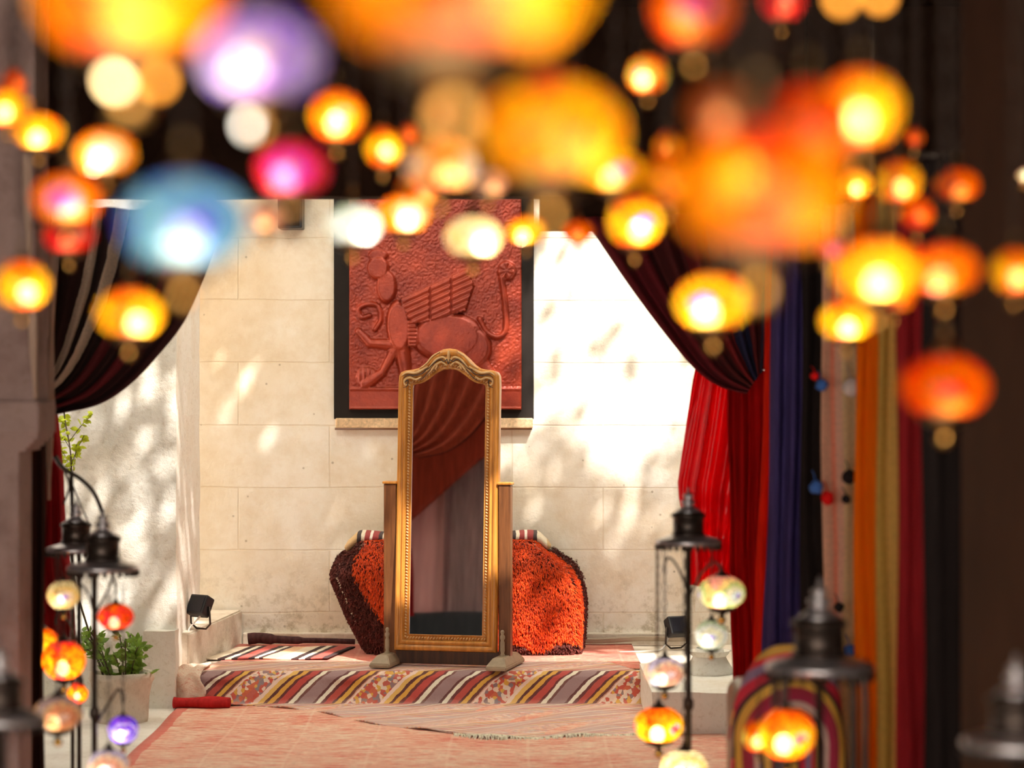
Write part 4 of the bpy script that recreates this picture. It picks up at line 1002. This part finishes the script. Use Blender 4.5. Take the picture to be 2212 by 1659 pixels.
# ceiling lamps: px, py, width, depth, shape, glass, label, rotation
lamps = [
 (285, -18, 500, 1.75, 'oblate', 'orange_thick', 'big plain orange lamp cut by the top edge, leftmost of the largest ones', .5, 'bulb_soft'),
 (562, 122, 340, 2.0, 'oblate', 'purple', 'purple and white lamp at upper left, beside the big orange lamps', 0, 'bulb_soft'),
 (985, -82, 700, 1.30, 'oblate', 'orange_thick', 'largest orange lamp with a yellow glowing heart, cut by the top edge', 1.1, 'bulb_soft'),
 (1500, 15, 240, 2.6, 'round', 'orange_magenta', 'orange lamp with a magenta flower at the top edge, right of centre', 0, None),
 (1690, 0, 130, 4.2, 'round', 'red', 'small red lamp at the top edge next to the magenta-flowered one', .2, None),
 (728, 250, 150, 3.7, 'round', 'amber_red', 'round amber lamp with red eye and white-hot bulb below the purple lamp', .25, 'bulb'),
 (20, 230, 120, 3.9, 'round', 'amber', 'amber lamp cut by the left edge near the top', .3, 'bulb'),
 (85, 285, 135, 4.2, 'oblate', 'amber', 'flat amber lamp at left with a white-hot bulb, above the mauve column', 0, 'bulb'),
 (228, 330, 165, 3.4, 'oblate', 'white_orange', 'white and orange lamp just above the pale blue lamp', .2, 'bulb'),
 (828, 315, 110, 4.0, 'tulip', 'amber', 'tall narrow amber lamp between the round amber and the pink-flowered lamps', .8, 'bulb'),
 (885, 285, 66, 4.6, 'tulip', 'orange_deep', 'small tall dim orange lamp beside the narrow amber one', .4, None),
 (632, 365, 200, 2.9, 'oblate', 'magenta', 'magenta and crimson lamp right of the pale blue lamp', 0, 'bulb_soft'),
 (400, 480, 340, 2.15, 'oblate', 'blue', 'large pale blue lamp at left', .35, 'bulb_soft'),
 (145, 430, 185, 3.3, 'oblate', 'orange_magenta', 'orange lamp with pink and red flower, left of the pale blue lamp', .05, 'bulb_soft'),
 (150, 508, 140, 4.2, 'oblate', 'red', 'red lamp half hidden under the pink-flowered orange lamp at left', .6, None),
 (48, 615, 145, 3.8, 'round', 'amber', 'round yellow-amber lamp at the left edge in front of the column', 1.3, 'bulb'),
 (280, 677, 180, 3.6, 'oblate', 'amber', 'honey amber lamp hanging lowest at left, under the pale blue lamp', .9, 'bulb'),
 (762, 487, 150, 4.1, 'oblate', 'white_blue', 'white lamp with blue spots in front of the relief top left corner', .55, 'bulb'),
 (872, 462, 140, 4.3, 'oblate', 'white_orange', 'orange lamp with glaring white heart above the left half of the relief', .3, 'bulb'),
 (950, 355, 200, 3.2, 'oblate', 'white_orange', 'pinkish white and orange lamp higher than its neighbours, left of centre', 1.2, 'bulb_soft'),
 (1022, 512, 150, 4.3, 'oblate', 'cream', 'cream yellow lamp with violet patch in front of the relief centre', .35, 'bulb'),
 (1138, 498, 105, 4.6, 'oblate', 'amber', 'small yellow amber lamp in front of the relief right edge', .2, 'bulb'),
 (1190, 285, 380, 2.0, 'oblate', 'amber_soft', 'very large soft yellow lamp in the middle of the cluster', 1.0, 'bulb_soft'),
 (1400, 160, 115, 3.7, 'round', 'rainbow', 'small round lamp with red and green spots below the magenta-flowered one', -.5, 'bulb'),
 (1330, 368, 160, 3.4, 'oblate', 'amber_eye', 'yellow lamp with a pinkish heart overlapping the large soft yellow lamp', .1, 'bulb_soft'),
 (1442, 312, 90, 4.0, 'tulip', 'amber', 'small yellow lamp with a bright glint left of the large orange lamp', .3, None),
 (1560, 240, 220, 2.0, 'oblate', 'dim', 'dim smoky brown lamp above the large yellow-hearted orange lamp', .2, None),
 (1745, 270, 260, 2.2, 'round', 'orange_deep', 'deep orange lamp wedged behind the bright white-hearted one', .3, None),
 (1858, 235, 230, 2.5, 'round', 'amber', 'orange lamp with a big white-hot heart at upper right', .4, 'bulb'),
 (1640, 410, 460, 1.75, 'oblate', 'orange_thick', 'large orange lamp with yellow lower half, right of centre', 1.05, 'bulb_low'),
 (1372, 478, 150, 4.2, 'round', 'amber_eye', 'amber lamp with lilac-white centre beside the peak of the bright wall', .25, 'bulb'),
 (1542, 652, 200, 3.6, 'oblate', 'amber_eye', 'amber lamp with a dark purple spot hanging in front of the right swag', -.42, 'bulb'),
 (1895, 585, 230, 3.1, 'oblate', 'amber', 'yellow lamp with white-hot bulb, middle right', 0, 'bulb'),
 (2042, 582, 190, 3.2, 'oblate', 'orange', 'orange lamp with a pale spot touching the yellow one at middle right', .1, 'bulb_soft'),
 (2192, 585, 140, 3.4, 'round', 'amber', 'amber lamp cut by the right edge at middle height', .9, 'bulb_soft'),
 (1828, 692, 145, 4.1, 'oblate', 'amber', 'yellow-white lamp hanging in front of the salmon scarf', .6, 'bulb'),
 (2042, 835, 230, 3.3, 'oblate', 'orange_deep', 'lowest hanging lamp at right, orange with darker round medallion', 0, 'bulb_dim'),
 (1850, 398, 90, 4.4, 'round', 'amber', 'small yellow lamp, left one of the three little ones at right', .2, 'bulb'),
 (1940, 392, 130, 4.0, 'round', 'amber', 'yellow lamp, middle one of the three little ones at right', .7, 'bulb_soft'),
 (2068, 400, 125, 4.1, 'oblate', 'orange', 'orange lamp, right one of the three little ones at right', .2, 'bulb_dim'),
 (1982, 455, 100, 4.2, 'tulip', 'orange_deep', 'dim orange lamp with mauve base below the three little lamps', .5, None),
 (1976, 295, 62, 4.4, 'tulip', 'orange_deep', 'narrow red-orange lamp right of the white-hearted one', .5, None),
 (2214, 378, 50, 4.3, 'round', 'pearl', 'small white lamp at the right edge, upper half', 0, 'bulb'),
 (1790, 535, 90, 3.6, 'oblate', 'magenta', 'small pinkish red lamp peeking under the large orange lamp', .4, None),
 (1248, 500, 90, 4.8, 'oblate', 'orange', 'small orange lamp hanging at the peak of the bright wall', .4, None),
 (905, 408, 120, 4.5, 'oblate', 'orange', 'orange lamp hanging between two white-hearted lamps, left of centre', .9, 'bulb_soft'),
 (1440, 385, 150, 3.0, 'round', 'amber_soft', 'plain amber lamp wedged left of the large orange lamp', .9, 'bulb_dim'),
 (945, 235, 130, 2.7, 'tulip', 'dim', 'dim smoky tall lamp hanging behind the top row, left of centre', .2, 'bulb_dim'),
 (1055, 395, 110, 3.9, 'oblate', 'pink', 'small pinkish lamp under the large soft yellow one', .7, 'bulb_dim'),
 (1930, 640, 120, 3.9, 'oblate', 'orange', 'orange lamp half hidden under the two middle right lamps', .9, 'bulb_dim'),
 (30, 175, 80, 4.4, 'tulip', 'orange_deep', 'small deep orange lamp near the left edge, highest there', .3, 'bulb_dim'),
 (575, 470, 120, 3.6, 'oblate', 'pink', 'pinkish lamp peeking out right of the pale blue lamp', .4, None),
]
for (px, py, w, D, kind, mk, lab, rz, bu) in lamps:
    lamp(px, py, w, D, kind, mk, lab, rz, bulb=bu, boff=(rnd.uniform(-.3, .25), -.5))
# small glowing beads on wires, added to stand in for blurred highlights
def add_glint(px, py, D, m, label, r_=.012):
    r_ = .0055; p = P(px, py, D); t = thing('glint_bead', label, 'glowing bead', tuple(p), 0, 'glowing beads added for highlights')
    inst('bulb', shared('drop', lambda: ball(bmesh.new(), (0, 0, 0), 1.0, 3, (1, 1, 1.2))), t, M[m], r_)  # glowing bead in place of a highlight on polished brass
    inst('bead_cap', shared('bead_cap', lambda: lathe(bmesh.new(), [(0, .9), (.55, .9), (.6, 1.3), (.5, 2.4), (.2, 2.7), (0, 2.8)], 12)), t, M['darkmetal'], r_)
    z0 = r_*2.7; o = obj('wire', chain_bm(2.95-p.z-z0, True), M['darkmetal'], t); o.location = (0, 0, z0)
add_glint(248, 172, 1.76, 'glint_cream', 'bright cream glowing bead added for a highlight below the big orange lamp at upper left')
add_glint(342, 174, 1.85, 'glint_amber', 'dim amber glowing bead added for a highlight right of the bright cream one', .008)
add_glint(538, 270, 2.0, 'glint_grey', 'greyish glowing bead added for a highlight under the purple lamp', .008)
add_glint(1622, 375, 1.70, 'glint_cream', 'cream glowing bead added for a highlight in front of the large orange lamp, right of centre', .014)
add_glint(1818, -5, 2.0, 'glint_amber', 'amber glowing bead added for a highlight at the top edge, left one of a pair', .009)
add_glint(1900, -8, 2.1, 'glint_amber', 'amber glowing bead added for a highlight at the top edge, right one of a pair', .009)
add_glint(1690, 300, 1.8, 'glint_amber', 'peach glowing bead added for a highlight above the cream one, right of centre', .009)

# ------------------------------------------------------------------ lantern stands
def crown(c, s, name_root, m='pewter'):
    # domed oriental cap: wide plate, drum, onion and finial; s = plate radius
    obj('crown_plate', lathe(bmesh.new(), [(0, -.02*s), (.95*s, -.10*s), (1.0*s, -.02*s), (.98*s, .05*s), (.85*s, .10*s), (.6*s, .16*s), (.5*s, .2*s), (0, .2*s)], 32, c), M[m], name_root)
    obj('crown_drum', lathe(bmesh.new(), [(0, .19*s), (.5*s, .19*s), (.5*s, .25*s), (.46*s, .28*s), (.46*s, .72*s), (.52*s, .75*s), (.52*s, .82*s), (.40*s, .9*s), (0, .9*s)], 24, c), M['darkmetal'], name_root)
    obj('crown_spire', lathe(bmesh.new(), [(0, .88*s), (.40*s, .88*s), (.34*s, .95*s), (.18*s, 1.05*s), (.13*s, 1.10*s), (.21*s, 1.15*s), (.21*s, 1.22*s), (.09*s, 1.29*s), (.15*s, 1.34*s), (.15*s, 1.40*s), (.05*s, 1.47*s), (.03*s, 1.6*s), (0, 1.66*s)], 20, c), M[m], name_root)
    bm = bmesh.new()
    for i in range(28):
        a = 2*PI*i/28; x, y = c[0]+.95*s*math.cos(a), c[1]+.95*s*math.sin(a); tube(bm, [(x, y, c[2]-.08*s), (x, y, c[2]-.22*s)], .006*s/.1, 4); ball(bm, (x, y, c[2]-.24*s), .02*s, 1)
    obj('bead_fringe', bm, M['darkmetal'], name_root)
def stand(px, py, s_px, Y, label, arms=(), pole_r=.008, cage=False, m='pewter', pole_dx=0):
    c = P(px, py, Y); s = s_px/F*Y
    t = thing('lantern_stand', label, 'lamp stand', (c.x, Y, 0), 0, 'metal lantern stands')
    cc = (0, 0, c.z); crown(cc, s, t, m)
    xo = pole_dx/F*Y
    obj('pole', lathe(bmesh.new(), [(0, .02), (pole_r, .02), (pole_r, .5), (pole_r*1.7, .51), (pole_r*1.7, .53), (pole_r, .54), (pole_r, c.z), (0, c.z)], 12, (xo, 0, 0)), M['darkmetal'], t)
    obj('foot', lathe(bmesh.new(), [(0, 0), (.13, 0), (.13, .012), (.10, .03), (.05, .05), (.03, .09), (pole_r*1.5, .14), (0, .14)], 24, (xo, 0, 0)), M['darkmetal'], t)
    if cage:
        for i in range(4):
            a = PI/4+i*PI/2; x, y = .95*s*math.cos(a), .95*s*math.sin(a); bm = bmesh.new()
            tube(bm, catmull([(x*.6, y*.6, c.z+.02*s), (x*.95, y*.95, c.z-.03*s), (x*1.08, y*1.08, c.z-.35*s), (x*1.08, y*1.08, .6), (x*1.08, y*1.08, .01)], 5), .008, 8)
            obj('cage_post', bm, M['darkmetal'], t)
    for (ax, az, ay) in arms:       # hooked arm reaching to pixel ax at height of pixel az
        q = P(ax, az, Y+ay); dx = q.x-c.x
        bm = bmesh.new(); tube(bm, catmull([(xo, 0, q.z-.10), (dx*.4, ay*.4, q.z-.02), (dx*.8, ay*.8, q.z+.015), (dx, ay, q.z-.01), (dx, ay, q.z-.03)], 5), .004, 6)
        obj('arm', bm, M['darkmetal'], t)
    return t
SG = 'mosaic glass lamps hanging on the lantern stands'
def slamp(px, py, w, Y, kind, mk, label, topy, rz=0, bulb='bulb'):
    return lamp(px, py, w, Y, kind, mk, label, rz, top=FZ(topy, Y), bulb=bulb, group=SG, ball_r=.005, blur=True, metal='darkmetal', capk=.45)
# left pair
LY = 7.2
stand(222, 1226, 78, LY, 'front lantern stand at left with domed pewter crown', [(250, 1262, -.05), (137, 1262, .0), (265, 1500, -.04)], pole_dx=-18, pole_r=.009)
stand(165, 1186, 66, LY+.75, 'rear lantern stand at left, half hidden behind the front one', [(120, 1330, 0), (165, 1440, 0)], pole_dx=6)
slamp(137, 1285, 80, LY, 'round', 'cream', 'lamp with violet and cream tiles under the left crown', 1245, .3, 'bulb_soft')
slamp(250, 1332, 88, LY-.05, 'oblate', 'redbead', 'red-orange lamp with a black bead eye on the front left stand', 1248, .75, bulb='bulb_soft')
slamp(92, 1388, 78, LY+.75, 'round', 'amber', 'amber lamp at the far left of the left stands', 1200, .3)
slamp(138, 1426, 104, LY+.16, 'round', 'orange', 'round honey orange lamp in the middle of the left stands', 1250, .9)
slamp(168, 1495, 54, LY+.75, 'tulip', 'orange', 'small orange lamp hidden behind the pole of the left stand', 1200, .9)
slamp(125, 1542, 120, 6.3, 'oblate', 'pink', 'dull pinkish lamp low on the left, in front of the stands', 1190, .4, bulb='bulb_dim')
slamp(266, 1576, 76, LY+.10, 'round', 'violet', 'violet lamp low on the front left stand', 1260, .3)
slamp(235, 1652, 104, 6.7, 'oblate', 'pink', 'pinkish orange lamp at the bottom edge below the violet one', 1250, .1, bulb='bulb_soft')
# iron hook arch behind the left stands
bm = bmesh.new(); AY = 8.2
arc = catmull([P(118, 985, AY), P(138, 1012, AY), P(175, 1035, AY), P(203, 1065, AY), P(222, 1108, AY)], 6); tube(bm, arc, .0075, 8)
tube(bm, [P(154, 1020, AY), P(156, 1100, AY), P(157, 1300, AY), Vector((FX(157, AY), AY, .01))], .007, 8)
tube(bm, catmull([P(136, 1010, AY), P(150, 1050, AY), P(136, 1090, AY)], 5), .004, 6)
tube(bm, catmull([P(150, 1030, AY), P(170, 1080, AY), P(192, 1130, AY)], 5), .003, 6)
whole('iron_hook_stand', bm, M['darkmetal'], 'black wrought iron hook stand curving over the left lantern stands', 'hook stand', (FX(157, AY), AY, 0))
# near crown at bottom left
stand(0, 1552, 100, 4.7, 'very blurred lantern stand cut by the bottom left corner', pole_r=.012)
# right stand
RY_ = 7.4
stand(1487, 1170, 72, RY_, 'slim lantern stand with pewter crown in front of the bright wall at right', [(1558, 1225, -.03), (1435, 1215, 0)], pole_r=.0095)
slamp(1559, 1280, 112, RY_-.03, 'oblate', 'pearl', 'bright pearly multicoloured lamp on the slim right stand', 1222, .6, 'bulb_soft')
slamp(1537, 1371, 80, RY_+.14, 'round', 'white_blue', 'white round lamp with violet eye below the pearly one', 1185, -.1, 'bulb_soft')
slamp(1436, 1452, 98, RY_, 'oblate', 'pink', 'pinkish white lamp left of the slim right pole', 1185, .2, 'bulb_soft')
slamp(1423, 1566, 118, RY_-.25, 'oblate', 'amber_red', 'yellow tiled lamp lower left of the slim right pole', 1185, .7)
slamp(1478, 1656, 112, RY_-.1, 'oblate', 'cream', 'multicoloured lamp cut by the bottom edge beside the slim right pole', 1190, .15)
bm = bmesh.new()
tube(bm, [P(1418, 1185, RY_), P(1418, 1420, RY_)], .0025, 5)
whole('hanging_chain', bm, M['brass'], 'thin bare chain hanging from the left rim of the slim right stand', 'chain', tuple(P(1418, 1420, RY_)))
# big right stand
stand(1770, 1440, 118, 5.5, 'big cage lantern stand with wide pewter crown at lower right', cage=True, pole_r=.010)
slamp(1700, 1585, 140, 5.35, 'round', 'amber_red', 'bright amber lamp with red eye hanging in the big cage lantern', 1455, .4)
slamp(1640, 1590, 90, 5.6, 'round', 'rainbow', 'red and green spotted lamp left of the bright amber one in the cage', 1455, .4, bulb='bulb_soft')
stand(2195, 1605, 118, 4.0, 'very blurred lantern stand cut by the bottom right corner', pole_r=.012)

# ------------------------------------------------------------------ unseen tree above the courtyard, crown shaped to cast the dappled shade
tr = thing('unseen_shade_tree', 'unseen leafy tree over the courtyard outside the tent, its crown shaped to shade the wall', 'tree', (-3.0, 10.2, 0))
tr.location = (-2.9, 10.3, 0)
bm = bmesh.new()
tube(bm, catmull([(0, 0, 0), (.05, .05, 1.5), (.0, .0, 3.0), (.25, .1, 4.2), (.8, .2, 4.9)], 5), [.11]*6+[.09]*6+[.07]*6+[.05]*3, 12)
for q in ((1.8, .5, 5.0), (2.6, .2, 4.9), (3.6, .4, 5.0), (1.6, -.4, 4.9), (4.6, -.2, 4.9)):
    tube(bm, catmull([(.15, .08, 3.9), (q[0]*.5, q[1]*.5+.1, 4.85), q], 5), [.045, .04, .035, .032, .03, .026, .022, .018, .015, .012, .008], 8)
obj('trunk', bm, M['stem'], tr)
r = random.Random(21); bm = bmesh.new(); k = 0
def lit(x, y):           # gaps shaped to let sun onto the wall and relief
    g = smoothstep(.95, 1.35, x+.5*mnoise.noise(Vector((x*1.3, y*1.3, 0))))*smoothstep(9.95, 10.35, y+.35*mnoise.noise(Vector((x*1.7, y*1.7, 5))))
    h1 = math.hypot((x-.78)/.22, (y-10.42)/.2)
    return max(g, 1-smoothstep(.6, 1.2, h1))
while k < 11800:
    x = r.uniform(-2.3, 3.2); y = r.uniform(8.2, 11.9); z = 4.6+r.uniform(-.3, .5)
    if y < 9.25 and (not (-1.7 < x < .35) or r.random() < .72): continue  # sparse leaves placed here to shade the left courtyard wall
    if r.random() < lit(x, y)*.985: continue
    d = Vector((r.uniform(-1, 1), r.uniform(-1, 1), r.uniform(-.5, .3))).normalized(); s = d.cross(Vector((r.uniform(-.4, .4), r.uniform(-.4, .4), 1))).normalized()
    l = r.uniform(.09, .15); w = l*.36; p = Vector((x+2.9, y-10.3, z))
    a = [bm.verts.new(q) for q in (p, p+d*l*.4+s*w, p+d*l, p+d*l*.4-s*w)]; bm.faces.new(a); k += 1
o = obj('crown', bm, M['leaf2'], tr, False)

# ------------------------------------------------------------------ light
w = bpy.data.worlds.new('sky'); S.world = w; w.use_nodes = True
bg = w.node_tree.nodes['Background']; bg.inputs[0].default_value = (1.0, .92, .80, 1); bg.inputs[1].default_value = 3.7
sun = bpy.data.lights.new('sun', 'SUN'); sun.energy = 7; sun.angle = R(1.0); sun.color = (1, .95, .86)
so = bpy.data.objects.new('sun', sun); C.objects.link(so)
sd = Vector((.35, -.6, .9)).normalized(); so.rotation_euler = sd.to_track_quat('Z', 'Y').to_euler(); so.location = (2, 5, 8)

# ------------------------------------------------------------------ camera
cam = bpy.data.cameras.new('camera'); co = bpy.data.objects.new('camera', cam); C.objects.link(co); S.camera = co
co.location = (0, 0, CH); co.rotation_euler = (PI/2, 0, 0)
cam.lens = 85; cam.sensor_width = 36; cam.clip_start = .05; cam.clip_end = 100
cam.dof.use_dof = True; cam.dof.focus_distance = 11.6; cam.dof.aperture_fstop = 2.0
v = S.view_settings; v.view_transform = 'Standard'; v.look = 'None'; v.gamma = 1; v.use_curve_mapping = False; v.exposure = 0.66
